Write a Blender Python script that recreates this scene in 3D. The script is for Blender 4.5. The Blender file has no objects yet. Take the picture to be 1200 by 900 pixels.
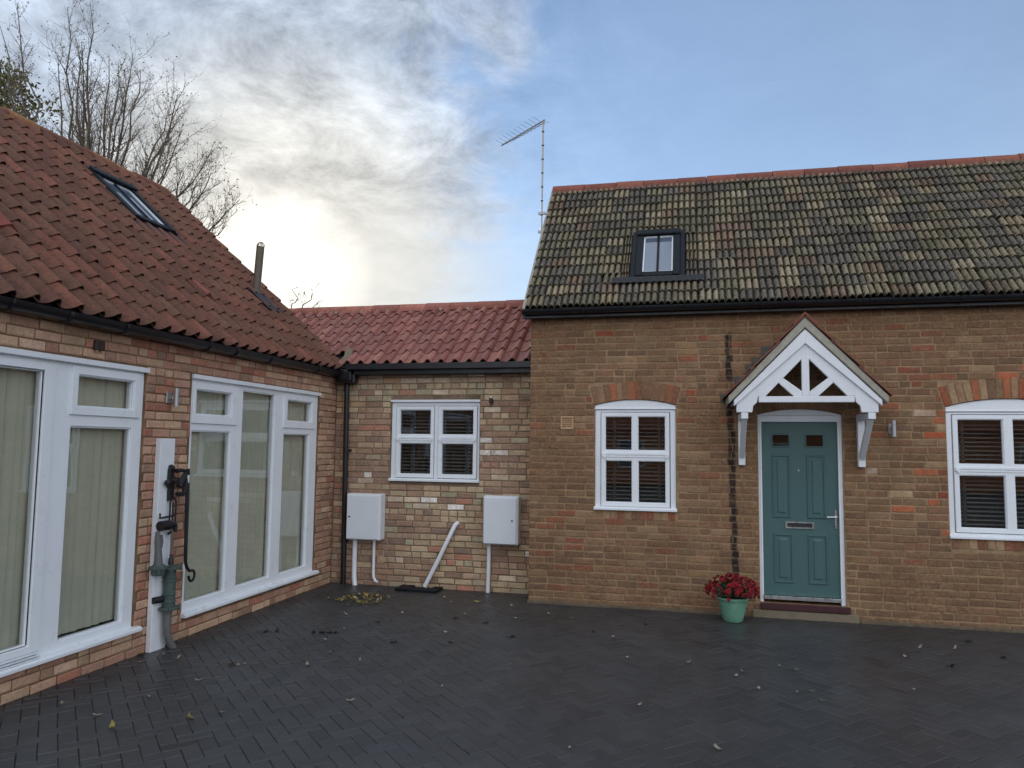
import bpy, bmesh, math, random
from mathutils import Matrix, Vector, noise as mnoise

rng = random.Random(7)
scene = bpy.context.scene
col = scene.collection

# ------------------------------------------------------------------ camera
cam_d = bpy.data.cameras.new("camera")
cam = bpy.data.objects.new("camera", cam_d)
col.objects.link(cam)
CAM = Vector((0.0, 0.0, 1.85))
ROT = Matrix(((0.9726731562, 0.0080077373, 0.2320405295),
              (0.2318866518, -0.0836129754, -0.9691426371),
              (0.0116409595, 0.9964661291, -0.0831849841)))
cam.matrix_world = Matrix.Translation(CAM) @ ROT.to_4x4()
cam_d.sensor_fit = 'HORIZONTAL'
cam_d.sensor_width = 36.0
FPX = 869.31
cam_d.lens = FPX / 1200 * 36
cam_d.clip_start = 0.05
cam_d.clip_end = 3000
scene.camera = cam


def project(p):
    c = ROT.transposed() @ (Vector(p) - CAM)
    if c.z > -0.1:
        return None
    return 600 + FPX * c.x / -c.z, 450 - FPX * c.y / -c.z, -c.z


def in_frame(p, m=12):
    q = project(p)
    return q is not None and -m < q[0] < 1200 + m and -m < q[1] < 900 + m


# ------------------------------------------------------------------ node helper
class NT:
    def __init__(s, tree):
        s.t = tree
        s.n = tree.nodes
        s.l = tree.links
        s.n.clear()

    def node(s, typ, ins=None, **props):
        nd = s.n.new(typ)
        for k, v in props.items():
            setattr(nd, k, v)
        for k, v in (ins or {}).items():
            sock = nd.inputs[k]
            if isinstance(v, bpy.types.NodeSocket):
                s.l.new(v, sock)
            else:
                sock.default_value = v
        return nd

    def math(s, op, a, b=0.0, c=None, clamp=False):
        ins = {0: a, 1: b}
        if c is not None:
            ins[2] = c
        return s.node('ShaderNodeMath', ins, operation=op, use_clamp=clamp).outputs[0]

    def rng(s, v, a, b, c=0.0, d=1.0, smooth=False):
        nd = s.node('ShaderNodeMapRange', {'Value': v, 'From Min': a, 'From Max': b, 'To Min': c, 'To Max': d})
        nd.clamp = True
        if smooth:
            nd.interpolation_type = 'SMOOTHSTEP'
        return nd.outputs[0]

    def noise(s, vec, scale, detail=4, rough=0.6, dist=0.0):
        ins = {'Scale': scale, 'Detail': detail, 'Roughness': rough, 'Distortion': dist}
        if vec is not None:
            ins['Vector'] = vec
        return s.node('ShaderNodeTexNoise', ins).outputs[0]

    def mix(s, fac, a, b, mode='MIX'):
        nd = s.node('ShaderNodeMix', None, data_type='RGBA', blend_type=mode)
        for sock, v in ((nd.inputs[0], fac), (nd.inputs[6], a), (nd.inputs[7], b)):
            if isinstance(v, bpy.types.NodeSocket):
                s.l.new(v, sock)
            else:
                sock.default_value = v if not isinstance(v, (tuple, list)) or len(v) == 4 else (*v, 1)
        return nd.outputs[2]


def L1(c):
    c /= 255.0
    return c / 12.92 if c <= 0.04045 else ((c + 0.055) / 1.055) ** 2.4


LIT = 0.70


def A(r, g, b, k=1.0):
    """real-world base colour of something the photo shows as sRGB r,g,b in open shade"""
    return tuple(min(0.85, L1(x) / LIT * k) for x in (r, g, b))


# ------------------------------------------------------------------ world: daylight sky with clouds, sun low behind the left roof
SUN_DIR = Vector((-0.508, 0.833, 0.218)).normalized()
SUN_EL = math.asin(SUN_DIR.z)
SUN_AZ = math.atan2(SUN_DIR.x, SUN_DIR.y)
world = bpy.data.worlds.new("World")
scene.world = world
world.use_nodes = True
w = NT(world.node_tree)
sky = w.node('ShaderNodeTexSky', sky_type='NISHITA')
sky.sun_disc = False
sky.sun_elevation = SUN_EL
sky.sun_rotation = SUN_AZ
sky.air_density = 1.0
sky.dust_density = 0.15
sky.ozone_density = 3.5
bg_sky = w.node('ShaderNodeBackground', {'Color': sky.outputs[0], 'Strength': 0.15})
gen = w.node('ShaderNodeTexCoord').outputs['Generated']
nrm = w.node('ShaderNodeVectorMath', {0: gen}, operation='NORMALIZE').outputs[0]
sx = w.node('ShaderNodeSeparateXYZ', {0: nrm})
zz = w.math('ADD', w.math('MAXIMUM', sx.outputs[2], 0.0), 0.22)
pv = w.node('ShaderNodeCombineXYZ', {0: w.math('DIVIDE', sx.outputs[0], zz), 1: w.math('DIVIDE', sx.outputs[1], zz), 2: 0.0}).outputs[0]
n_big = w.noise(pv, 1.7, 9, 0.62, 0.5)
n_mid = w.noise(w.node('ShaderNodeVectorMath', {0: pv, 1: (3.1, 7.7, 1.3)}, operation='ADD').outputs[0], 4.6, 10, 0.70, 0.35)
wispv = w.node('ShaderNodeMapping', {'Vector': pv, 'Rotation': (0, 0, 0.5), 'Scale': (1.2, 3.2, 1)}).outputs[0]
n_wisp = w.noise(wispv, 1.6, 7, 0.6, 0.9)
side = w.node('ShaderNodeVectorMath', {0: nrm, 1: (0.92, 0.39, 0.0)}, operation='DOT_PRODUCT').outputs[1]
bank = w.rng(side, 0.36, -0.08, 0, 1, True)
low = w.rng(sx.outputs[2], 0.40, 0.22, 0, 1, True)
rear_fill = w.rng(sx.outputs[1], 0.35, -0.35, 0.0, 1.0, True)  # extra unseen cloud behind the camera, added to light the facades
cover = w.math('MAXIMUM', bank, rear_fill)
dens = w.math('ADD', w.math('MULTIPLY', n_big, 1.6), w.math('MULTIPLY', cover, 0.82))
mask = w.rng(dens, 1.0, 1.5, 0, 0.96, True)
wisp = w.math('MULTIPLY', w.rng(n_wisp, 0.53, 0.78, 0, 0.6, True), w.rng(sx.outputs[2], 0.15, 0.3))
veil = w.rng(sx.outputs[2], 0.75, 0.22, 0.20, 0.38)
lowveil = w.math('MULTIPLY', w.math('MULTIPLY', low, w.rng(side, 0.45, 0.0, 0, 1, True)), 0.93)
mask = w.math('MAXIMUM', w.math('MAXIMUM', mask, wisp), w.math('MAXIMUM', veil, lowveil))
dsun = w.node('ShaderNodeVectorMath', {0: nrm, 1: SUN_DIR[:]}, operation='DOT_PRODUCT').outputs[1]
ramp = w.node('ShaderNodeValToRGB', {0: w.math('MULTIPLY_ADD', dsun, 0.5, 0.5)})
cr = ramp.color_ramp
cr.elements[0].position = 0.0
cr.elements[0].color = (0.96, 1.02, 1.12, 1)  # cloud opposite the sun, brightened as fill light for the facades
cr.elements[1].position = 1.0
cr.elements[1].color = (0.80, 0.77, 0.68, 1)
for p, c in ((0.45, (0.78, 0.83, 0.92)), (0.80, (0.44, 0.50, 0.60)), (0.945, (0.38, 0.44, 0.54)), (0.978, (0.375, 0.43, 0.51)), (0.991, (0.48, 0.48, 0.46)), (0.9978, (0.53, 0.51, 0.46))):
    e = cr.elements.new(p)
    e.color = (*c, 1)
amp = w.rng(low, 0, 1, 0.50, 0.06)
amp = w.math('MULTIPLY', amp, w.rng(side, 0.40, 0.05, 0.15, 1.0, True))
modu = w.math('ADD', 1.0, w.math('MULTIPLY', w.rng(n_mid, 0.32, 0.68, -1, 1), amp))
modu = w.math('MULTIPLY', modu, w.math('ADD', 1.0, w.math('MULTIPLY', low, 0.12)))
ccol = w.node('ShaderNodeVectorMath', {0: ramp.outputs[0]}, operation='SCALE')
w.l.new(modu, ccol.inputs['Scale'])
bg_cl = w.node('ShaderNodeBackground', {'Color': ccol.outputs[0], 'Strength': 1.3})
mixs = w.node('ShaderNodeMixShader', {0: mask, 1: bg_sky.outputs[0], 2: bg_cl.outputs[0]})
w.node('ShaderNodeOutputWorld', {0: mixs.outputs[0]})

sun_d = bpy.data.lights.new("sun", 'SUN')
sun_d.energy = 1.0
sun_d.angle = math.radians(12)
sun_d.color = (1.0, 0.92, 0.78)
sun = bpy.data.objects.new("sun", sun_d)
sun.rotation_euler = (-SUN_DIR).to_track_quat('-Z', 'Y').to_euler()
sun.location = (0, 0, 30)
col.objects.link(sun)

vs = scene.view_settings
vs.view_transform = 'Standard'
vs.look = 'None'
vs.gamma = 1.0
vs.use_curve_mapping = False
vs.exposure = 0.2


# ------------------------------------------------------------------ materials
def new_mat(name):
    m = bpy.data.materials.new(name)
    m.use_nodes = True
    return m, NT(m.node_tree)


def finish(t, base, rough=0.8, bump=None, bstr=0.4, bdist=0.004, metallic=0.0, spec=0.5, **extra):
    ins = {'Base Color': base if isinstance(base, bpy.types.NodeSocket) else (*base, 1) if len(base) == 3 else base,
           'Roughness': rough, 'Metallic': metallic, 'Specular IOR Level': spec}
    ins.update(extra)
    p = t.node('ShaderNodeBsdfPrincipled', ins)
    if bump is not None:
        b = t.node('ShaderNodeBump', {'Strength': bstr, 'Distance': bdist, 'Height': bump})
        t.l.new(b.outputs[0], p.inputs['Normal'])
    t.node('ShaderNodeOutputMaterial', {0: p.outputs[0]})
    return p


def pos(t):
    return t.node('ShaderNodeNewGeometry').outputs['Position']


def simple(name, c, rough=0.6, metallic=0.0, var=0.12, scale=14, bump=0.15, spec=0.5, dirt=None):
    m, t = new_mat(name)
    P = pos(t)
    n = t.noise(P, scale, 6)
    b = t.mix(1.0, (*c, 1), t.node('ShaderNodeCombineColor', {0: t.rng(n, .25, .75, 1 - var, 1 + var), 1: t.rng(n, .25, .75, 1 - var, 1 + var), 2: t.rng(n, .25, .75, 1 - var, 1 + var)}).outputs[0], 'MULTIPLY')
    if dirt:
        b = t.mix(t.rng(t.noise(P, 5, 7, .7), .55, .8, 0, dirt[1]), b, (*dirt[0], 1))
    n2 = t.noise(P, scale * 9, 4)
    rr = t.rng(n, .3, .7, max(0.03, rough - .08), min(1, rough + .08))
    finish(t, b, rr, n2 if bump else None, bump, 0.002, metallic, spec)
    return m


def tint_mat(name, gain=1.0, grain=70, rough=0.9, mort=None, mort_amt=0.0, dirt=None, dirt_amt=0.0, bump=0.5, jit=0.12, stain=False, moss=None, spec=0.3, lichen=None, valley=None, edge=0.0, sm=None):
    """material for bricks / tiles: each piece carries its own colour in the 'tint' attribute"""
    m, t = new_mat(name)
    P = pos(t)
    at = t.node('ShaderNodeAttribute', attribute_name='tint')
    a = at.outputs['Color']
    r = t.node('ShaderNodeObjectInfo').outputs['Random']
    v = t.math('MULTIPLY', t.rng(t.noise(P, grain, 6, .75), .25, .75, .62, 1.38), t.rng(r, 0, 1, 1 - jit, 1 + jit))
    v = t.math('MULTIPLY', v, t.rng(t.noise(P, 9, 4), .3, .7, .86, 1.14))
    v = t.math('MULTIPLY', v, gain)
    b = t.node('ShaderNodeVectorMath', {0: a}, operation='SCALE')
    t.l.new(v, b.inputs['Scale'])
    b = b.outputs[0]
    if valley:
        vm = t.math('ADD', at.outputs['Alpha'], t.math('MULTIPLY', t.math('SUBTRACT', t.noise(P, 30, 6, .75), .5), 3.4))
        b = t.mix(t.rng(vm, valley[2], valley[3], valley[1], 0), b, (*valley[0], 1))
    if edge:
        em = t.math('ADD', at.outputs['Alpha'], t.math('MULTIPLY', t.math('SUBTRACT', t.noise(P, 48, 6, .72), .5), 2.0))
        b = t.mix(t.rng(em, .12, .46, edge, 0), b, (*mort, 1))
    if mort:
        b = t.mix(t.rng(t.noise(P, 26, 6, .68, .6), .52, .68, 0, mort_amt), b, (*mort, 1))
    if dirt:
        b = t.mix(t.rng(t.noise(P, 2.3, 7, .66), .45, .7, 0, dirt_amt), b, (*dirt, 1))
    if moss:
        mk = t.math('MULTIPLY', t.rng(t.noise(P, 1.1, 5, .6), .42, .62, 0.15, 1), t.rng(t.noise(P, 30, 5, .7), .5, .62, 0, moss[1]))
        b = t.mix(mk, b, (*moss[0], 1))
    if lichen:
        b = t.mix(t.rng(t.noise(P, 42, 3, .6), .58, .68, 0, lichen[1]), b, (*lichen[0], 1))
    if sm:
        b = smear(t, P, b, *sm)
    if stain:
        b = t.mix(tar(t, P), b, (.012, .011, .013, 1))
    h = t.math('ADD', t.noise(P, grain * 1.4, 5, .7), t.math('MULTIPLY', t.noise(P, 18, 3), .8))
    finish(t, b, rough, h, bump, 0.005, 0, spec)
    return m


def tar(t, P, gain=0.95):
    """old tar line on the cottage wall where a pipe used to run"""
    s = t.node('ShaderNodeSeparateXYZ', {0: P})
    zq = t.node('ShaderNodeMath', {0: s.outputs[2], 1: 0.079}, operation='SNAP').outputs[0]
    wob = t.math('MULTIPLY', t.math('SUBTRACT', t.node('ShaderNodeTexWhiteNoise', {'W': zq}, noise_dimensions='1D').outputs[0], .5), 0.022)
    cx = t.math('MULTIPLY_ADD', s.outputs[2], -0.019, 0.4995)
    dx = t.math('ABSOLUTE', t.math('SUBTRACT', t.math('SUBTRACT', s.outputs[0], cx), wob))
    dx = t.math('ADD', dx, t.math('MULTIPLY', t.math('SUBTRACT', t.noise(P, 55, 6, .75), .5), .055))
    mk = t.math('MULTIPLY', t.rng(dx, .026, .046, gain, 0), t.rng(t.noise(P, 14, 5, .7), .30, .52, .45, 1))
    mk = t.math('MULTIPLY', mk, t.rng(s.outputs[2], .36, .42, 0, 1))
    mk = t.math('MULTIPLY', mk, t.rng(s.outputs[2], 3.14, 3.2, 1, 0))
    gap = t.math('MULTIPLY', t.rng(s.outputs[2], 2.6, 2.66, 1, 0), t.rng(s.outputs[2], 2.3, 2.36, 0, 1))
    return t.math('MULTIPLY', mk, t.math('SUBTRACT', 1.0, t.math('MULTIPLY', gap, .6)))


def smear(t, P, b, cols, amt, lo=.40, hi=.60):
    """old lime wash and grime that runs over bricks and joints alike"""
    n1 = t.noise(P, 30, 7, .75, .4)
    c = t.mix(t.rng(n1, .36, .50), (*cols[0], 1), (*cols[1], 1))
    c = t.mix(t.rng(n1, .50, .66), c, (*cols[2], 1))
    big = t.math('ADD', t.math('MULTIPLY', t.noise(P, 1.5, 6, .62), .75), t.math('MULTIPLY', t.noise(P, 14, 4, .6), .25))
    return t.mix(t.rng(big, lo, hi, amt[0], amt[1]), b, c)


def mortar_mat(name, c, c2, stain=False, sm=None):
    m, t = new_mat(name)
    P = pos(t)
    b = t.mix(t.rng(t.noise(P, 5, 6, .65), .35, .65), (*c, 1), (*c2, 1))
    b = t.mix(t.rng(t.noise(P, 90, 3), .4, .7, 0, .5), b, tuple(x * .55 for x in c))
    if sm:
        b = smear(t, P, b, *sm)
    if stain:
        b = t.mix(tar(t, P, .45), b, (.012, .011, .013, 1))
    finish(t, b, .95, t.noise(P, 120, 4), .6, .004, 0, .2)
    return m


M = {}
M['upvc'] = simple('white_upvc', (.80, .83, .86), .32, var=.03, scale=4, bump=.03, dirt=((.52, .52, .48), .12))
M['upvc_seal'] = simple('window_seal', (.03, .03, .035), .5)
M['whitewood'] = simple('white_painted_wood', (.76, .78, .81), .45, var=.05, scale=9, bump=.12, dirt=((.42, .42, .38), .22))
M['black'] = simple('black_gutter_plastic', (.008, .008, .011), .38, var=.2, scale=6, bump=.06)
M['frame_black'] = simple('dark_aluminium', (.007, .009, .013), .62, var=.2, scale=8, bump=.04, spec=.25)
M['teal'] = simple('teal_door_paint', A(57, 84, 83), .42, var=.05, scale=30, bump=.10)
M['chrome'] = simple('brushed_steel', (.62, .62, .62), .28, metallic=1.0, var=.08, bump=.03)
M['dullsteel'] = simple('dull_steel', (.42, .42, .42), .45, metallic=.7)
M['alu'] = simple('aerial_aluminium', (.36, .35, .34), .45, metallic=.6)
M['iron'] = simple('black_iron', (.010, .010, .012), .48, var=.3, scale=40, bump=.25)
M['verdigris'] = simple('green_patina_metal', (.060, .090, .080), .66, var=.3, scale=30, bump=.4, dirt=((.11, .105, .09), .6))
M['leadpipe'] = simple('grey_lead_pipe', (.125, .125, .125), .62, var=.2, scale=30, bump=.3)
M['lead'] = simple('weathered_lead', (.024, .025, .029), .8, var=.25, scale=14, bump=.2)
M['oldlead'] = simple('dull_old_lead', A(74, 72, 68), .9, var=.35, scale=30, bump=.6, dirt=(A(100, 84, 64), .6))
M['plinth'] = simple('dark_wall_foot', A(78, 68, 54), .95, var=.4, scale=16, bump=.8, dirt=((.02, .02, .018), .8))
M['bronze'] = simple('brown_flue_metal', (.12, .095, .065), .55, metallic=.2, var=.25, scale=20)
M['concrete'] = simple('stone_step', A(104, 94, 78), .9, var=.25, scale=40, bump=.6, dirt=((.05, .05, .04), .5))
M['redsill'] = simple('dark_red_sill', (.050, .012, .016), .5, var=.15)
M['meter'] = simple('meter_box_plastic', (.74, .77, .80), .45, var=.03, scale=5, bump=.04, dirt=((.45, .45, .42), .15))
M['ventclay'] = simple('buff_vent', A(158, 128, 98), .85, var=.15, scale=40)
M['brownplastic'] = simple('brown_box', (.035, .022, .020), .6)
M['sandface'] = simple('verge_mortar', A(138, 134, 122), .92, var=.2, scale=24, bump=.5, dirt=((.12, .12, .09), .5))
M['room'] = simple('room_plaster', (.32, .31, .27), .9)
M['soil'] = simple('pot_soil', (.02, .015, .01), .95)
M['potglaze'] = simple('green_glazed_pot', A(92, 132, 112), .25, var=.18, scale=12, bump=.05)
M['petal'] = simple('red_petals', (.31, .008, .018), .65, var=.4, scale=60, bump=0)
M['petal_dark'] = simple('dark_red_petals', (.13, .006, .014), .7, var=.3, scale=60, bump=0)
M['leafgreen'] = simple('pot_leaf', (.018, .045, .014), .6, var=.4, scale=30, bump=0)
M['bark'] = simple('tree_bark', (.13, .098, .07), .9, var=.3, scale=30, bump=.4)
M['treeleaf'] = simple('autumn_tree_leaf', (.16, .14, .028), .7, var=.4, scale=3, bump=0)
M['evergreen'] = simple('evergreen_leaf', (.12, .115, .028), .7, var=.5, scale=2.2, bump=0)
M['leaf_pale'] = simple('dry_pale_leaf', (.23, .20, .145), .8, var=.35, scale=30, bump=.1)
M['leaf_yellow'] = simple('yellow_leaf', (.26, .21, .06), .75, var=.3, scale=20, bump=.1)
M['leaf_brown'] = simple('brown_leaf', (.11, .065, .022), .8, var=.4, scale=30, bump=.1)
M['leaf_dark'] = simple('black_debris', (.006, .006, .006), .9)
M['leaf_red'] = simple('red_leaf', (.16, .012, .012), .75)
M['flat_brick'] = simple('hidden_brickwork', A(120, 95, 70), .9)

m, t = new_mat('vertical_blind_fabric')
P = pos(t)
b = t.mix(t.rng(t.noise(P, 7, 5), .3, .7), (.53, .53, .42, 1), (.60, .59, .48, 1))
p1 = finish(t, b, .85, t.noise(P, 300, 2), .1, .001)
M['vblind'] = m
M['slat'] = simple('dark_wood_slat', (.18, .178, .175), .5, var=.2, scale=20, bump=.05)
M['tape'] = simple('blind_tape', (.05, .045, .04), .8)

# window glass: clear with a mirror-like film that follows Fresnel
m, t = new_mat('window_glass')
P = pos(t)
bm_ = t.node('ShaderNodeBump', {'Strength': .05, 'Distance': .02, 'Height': t.noise(P, 1.6, 2)})
fr = t.node('ShaderNodeFresnel', {'IOR': 1.62})
front = t.math('SUBTRACT', 1.0, t.node('ShaderNodeNewGeometry').outputs['Backfacing'])
gl = t.node('ShaderNodeBsdfGlossy', {'Color': (.95, .97, 1, 1), 'Roughness': .015, 'Normal': bm_.outputs[0]})
tr = t.node('ShaderNodeBsdfTransparent', {'Color': (.90, .91, .90, 1)})
t.node('ShaderNodeOutputMaterial', {0: t.node('ShaderNodeMixShader', {0: t.math('MULTIPLY', t.math('MULTIPLY', fr.outputs[0], 1.6), front, clamp=True), 1: tr.outputs[0], 2: gl.outputs[0]}).outputs[0]})
M['glass'] = m

SM_C = ((A(74, 53, 39), A(107, 80, 58), A(140, 113, 85)), (.08, .66), .42, .64)
SM_K = ((A(106, 82, 68), A(140, 114, 98), A(170, 150, 130)), (.0, .55), .48, .62)
M['brick_cottage'] = tint_mat('cottage_brick', sm=SM_C, gain=1.0, edge=.75, mort=A(146, 122, 92), mort_amt=.40, dirt=A(84, 64, 46), dirt_amt=.60, stain=True, grain=44, bump=1.0)
M['mortar_cottage'] = mortar_mat('cottage_mortar', A(156, 132, 104), A(112, 92, 70), True, SM_C)
M['brick_link'] = tint_mat('link_brick', sm=SM_K, edge=.6, mort=A(150, 132, 108), mort_amt=.30, dirt=A(112, 94, 78), dirt_amt=.30, grain=60, gain=1.08, bump=.7)
M['mortar_link'] = mortar_mat('link_mortar', A(116, 100, 82), A(88, 74, 60), False, SM_K)
M['brick_left'] = tint_mat('left_wing_brick', edge=.45, mort=A(150, 120, 92), mort_amt=.25, dirt=A(120, 90, 70), dirt_amt=.28, grain=60, bump=.7)
M['mortar_left'] = mortar_mat('left_wing_mortar', A(120, 96, 76), A(82, 64, 52))
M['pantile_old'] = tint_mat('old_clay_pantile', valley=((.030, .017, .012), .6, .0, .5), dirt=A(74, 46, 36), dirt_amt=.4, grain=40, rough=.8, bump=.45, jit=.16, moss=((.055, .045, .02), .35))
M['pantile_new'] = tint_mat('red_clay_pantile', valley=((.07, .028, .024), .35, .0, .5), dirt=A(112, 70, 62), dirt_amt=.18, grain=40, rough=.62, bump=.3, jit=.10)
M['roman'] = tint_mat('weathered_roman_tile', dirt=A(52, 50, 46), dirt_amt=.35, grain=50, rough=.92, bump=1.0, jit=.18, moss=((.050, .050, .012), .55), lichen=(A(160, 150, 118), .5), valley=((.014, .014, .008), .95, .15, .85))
M['ridge_red'] = tint_mat('red_ridge_tile', dirt=A(92, 46, 38), dirt_amt=.4, grain=30, rough=.75, bump=.3)
M['ridge_old'] = tint_mat('old_ridge_tile', dirt=A(80, 58, 40), dirt_amt=.5, grain=30, rough=.85, bump=.6)

# damp dark block paving
m, t = new_mat('dark_paver')
P = pos(t)
a = t.node('ShaderNodeAttribute', attribute_name='tint').outputs['Color']
r = t.node('ShaderNodeObjectInfo').outputs['Random']
v = t.math('MULTIPLY', t.rng(t.noise(P, 150, 4, .7), .25, .75, .7, 1.35), t.rng(r, 0, 1, .92, 1.08))
v = t.math('MULTIPLY', v, t.rng(t.noise(P, .9, 6, .7), .3, .7, .82, 1.2))
bb = t.node('ShaderNodeVectorMath', {0: a}, operation='SCALE')
t.l.new(v, bb.inputs['Scale'])
wet = t.rng(t.noise(P, .55, 4, .55), .38, .66)
rough = t.math('ADD', t.rng(wet, 0, 1, .38, .56), t.math('MULTIPLY', t.math('SUBTRACT', t.noise(P, 60, 3), .5), .14))
h = t.math('ADD', t.noise(P, 180, 4, .7), t.math('MULTIPLY', t.noise(P, 12, 2), .6))
finish(t, bb.outputs[0], rough, h, .35, .003, 0, .55)
M['paver'] = m
m, t = new_mat('joint_sand')
P = pos(t)
b = t.mix(t.rng(t.noise(P, .8, 4), .46, .62), (.016, .016, .016, 1), (.11, .105, .09, 1))
finish(t, b, .95, t.noise(P, 200, 3), .4, .003, 0, .2)
M['sand'] = m
M['tarmac'] = simple('tarmac', (.045, .046, .05), .85, var=.25, scale=6, bump=.4)


# ------------------------------------------------------------------ mesh helpers
class MB:
    def __init__(s):
        s.v, s.f, s.c, s.a = [], [], [], []

    def add(s, verts, faces, M_=None, tint=None, alpha=None):
        o = len(s.v)
        s.a += list(alpha) if alpha is not None else [1.0] * len(verts)
        s.v += [tuple(M_ @ Vector(p)) if M_ is not None else tuple(p) for p in verts]
        s.f += [tuple(i + o for i in f) for f in faces]
        s.c += [tint] * len(faces)

    def box(s, x0, x1, y0, y1, z0, z1, M_=None, tint=None):
        vs_ = [(x, y, z) for z in (z0, z1) for y in (y0, y1) for x in (x0, x1)]
        s.add(vs_, [(0, 2, 3, 1), (4, 5, 7, 6), (0, 1, 5, 4), (2, 6, 7, 3), (0, 4, 6, 2), (1, 3, 7, 5)], M_, tint)

    def prism(s, poly, y0, y1, M_=None, tint=None):
        """polygon in (x,z) extruded along y"""
        n = len(poly)
        vs_ = [(x, y0, z) for x, z in poly] + [(x, y1, z) for x, z in poly]
        fs = [tuple(range(n)), tuple(range(2 * n - 1, n - 1, -1))] + [(i, i + n, (i + 1) % n + n, (i + 1) % n) for i in range(n)]
        s.add(vs_, fs, M_, tint)

    def tube(s, pts, r, n=8, cap=True, M_=None, tint=None):
        pts = [Vector(p) for p in pts]
        rs = r if isinstance(r, (list, tuple)) else [r] * len(pts)
        vs_, fs = [], []
        ref = None
        for i, p in enumerate(pts):
            d = (pts[min(i + 1, len(pts) - 1)] - pts[max(i - 1, 0)]).normalized()
            if ref is None:
                ref = Vector((0, 0, 1)) if abs(d.z) < .9 else Vector((1, 0, 0))
            a_ = (ref - d * ref.dot(d)).normalized()
            ref = a_
            b_ = d.cross(a_)
            for k in range(n):
                g = 2 * math.pi * k / n
                vs_.append(p + (a_ * math.cos(g) + b_ * math.sin(g)) * rs[i])
        for i in range(len(pts) - 1):
            for k in range(n):
                fs.append((i * n + k, i * n + (k + 1) % n, (i + 1) * n + (k + 1) % n, (i + 1) * n + k))
        if cap:
            fs.append(tuple(range(n - 1, -1, -1)))
            e = (len(pts) - 1) * n
            fs.append(tuple(range(e, e + n)))
        s.add(vs_, fs, M_, tint)

    def lathe(s, prof, c, n=24, M_=None):
        vs_ = [(c[0] + r * math.cos(2 * math.pi * k / n), c[1] + r * math.sin(2 * math.pi * k / n), c[2] + z) for r, z in prof for k in range(n)]
        fs = [(i * n + k, i * n + (k + 1) % n, (i + 1) * n + (k + 1) % n, (i + 1) * n + k) for i in range(len(prof) - 1) for k in range(n)]
        s.add(vs_, fs, M_)

    def plate(s, outer, holes, y0, y1, M_=None):
        """flat plate in (x,z) with rectangular holes, from y0 (front) to y1 (back)"""
        us = sorted({outer[0], outer[1], *[h[0] for h in holes], *[h[1] for h in holes]})
        zs = sorted({outer[2], outer[3], *[h[2] for h in holes], *[h[3] for h in holes]})
        us = [u for u in us if outer[0] - 1e-6 <= u <= outer[1] + 1e-6]
        zs = [z for z in zs if outer[2] - 1e-6 <= z <= outer[3] + 1e-6]

        def solid(i, j):
            if not (0 <= i < len(us) - 1 and 0 <= j < len(zs) - 1):
                return False
            u, z = (us[i] + us[i + 1]) / 2, (zs[j] + zs[j + 1]) / 2
            return not any(h[0] < u < h[1] and h[2] < z < h[3] for h in holes)
        for i in range(len(us) - 1):
            for j in range(len(zs) - 1):
                if not solid(i, j):
                    continue
                a_, b_, c_, d_ = us[i], us[i + 1], zs[j], zs[j + 1]
                q = [(a_, y0, c_), (b_, y0, c_), (b_, y0, d_), (a_, y0, d_), (a_, y1, c_), (b_, y1, c_), (b_, y1, d_), (a_, y1, d_)]
                fs = [(0, 1, 2, 3), (7, 6, 5, 4)]
                if not solid(i - 1, j): fs.append((0, 3, 7, 4))
                if not solid(i + 1, j): fs.append((1, 5, 6, 2))
                if not solid(i, j - 1): fs.append((0, 4, 5, 1))
                if not solid(i, j + 1): fs.append((3, 2, 6, 7))
                s.add(q, fs, M_)

    def mesh(s, name, mat, bevel=0.0, smooth=False, clean=True):
        me = bpy.data.meshes.new(name)
        me.from_pydata(s.v, [], s.f)
        if any(c is not None for c in s.c):
            at = me.color_attributes.new('tint', 'FLOAT_COLOR', 'CORNER')
            buf = []
            for f, c in zip(s.f, s.c):
                for i in f:
                    buf += [*(c or (.5, .5, .5)), s.a[i]]
            at.data.foreach_set('color', buf)
        if clean:
            b = bmesh.new()
            b.from_mesh(me)
            if bevel:
                bmesh.ops.remove_doubles(b, verts=b.verts, dist=1e-5)
            bmesh.ops.recalc_face_normals(b, faces=b.faces)
            if bevel:
                es = [e for e in b.edges if len(e.link_faces) == 2 and e.calc_face_angle(0) > .6]
                bmesh.ops.bevel(b, geom=es, offset=bevel, segments=1, affect='EDGES', clamp_overlap=True)
            b.to_mesh(me)
            b.free()
        if smooth:
            me.polygons.foreach_set('use_smooth', [True] * len(me.polygons))
            me.set_sharp_from_angle(angle=math.radians(40))
        me.materials.append(mat)
        return me

    def build(s, name, mat, parent=None, bevel=0.0, smooth=False, clean=True):
        off = root_loc(parent)
        if off is not None:
            s.v = [(x - off.x, y - off.y, z - off.z) for x, y, z in s.v]
        o = bpy.data.objects.new(name, s.mesh(name, mat, bevel, smooth, clean))
        col.objects.link(o)
        if parent is not None:
            o.parent = parent
        return o


def root_loc(o):
    if o is None:
        return None
    while o.parent is not None:
        o = o.parent
    return o.location.copy()


def thing(name, loc, label, cat, group=None):
    o = bpy.data.objects.new(name, None)
    o.location = loc
    o.empty_display_size = .1
    col.objects.link(o)
    return tag(o, label, cat, group)


def tag(o, label=None, cat=None, group=None, kind=None):
    if label: o['label'] = label
    if cat: o['category'] = cat
    if group: o['group'] = group
    if kind: o['kind'] = kind
    return o


def place(me, name, matrix, parent):
    o = bpy.data.objects.new(name, me)
    col.objects.link(o)
    o.parent = parent
    o.matrix_basis = Matrix.Translation(-root_loc(parent)) @ matrix
    return o


def merge_into(mb, me_src, matrix, tint):
    mb.add(me_src[0], me_src[1], matrix, tint)


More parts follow.
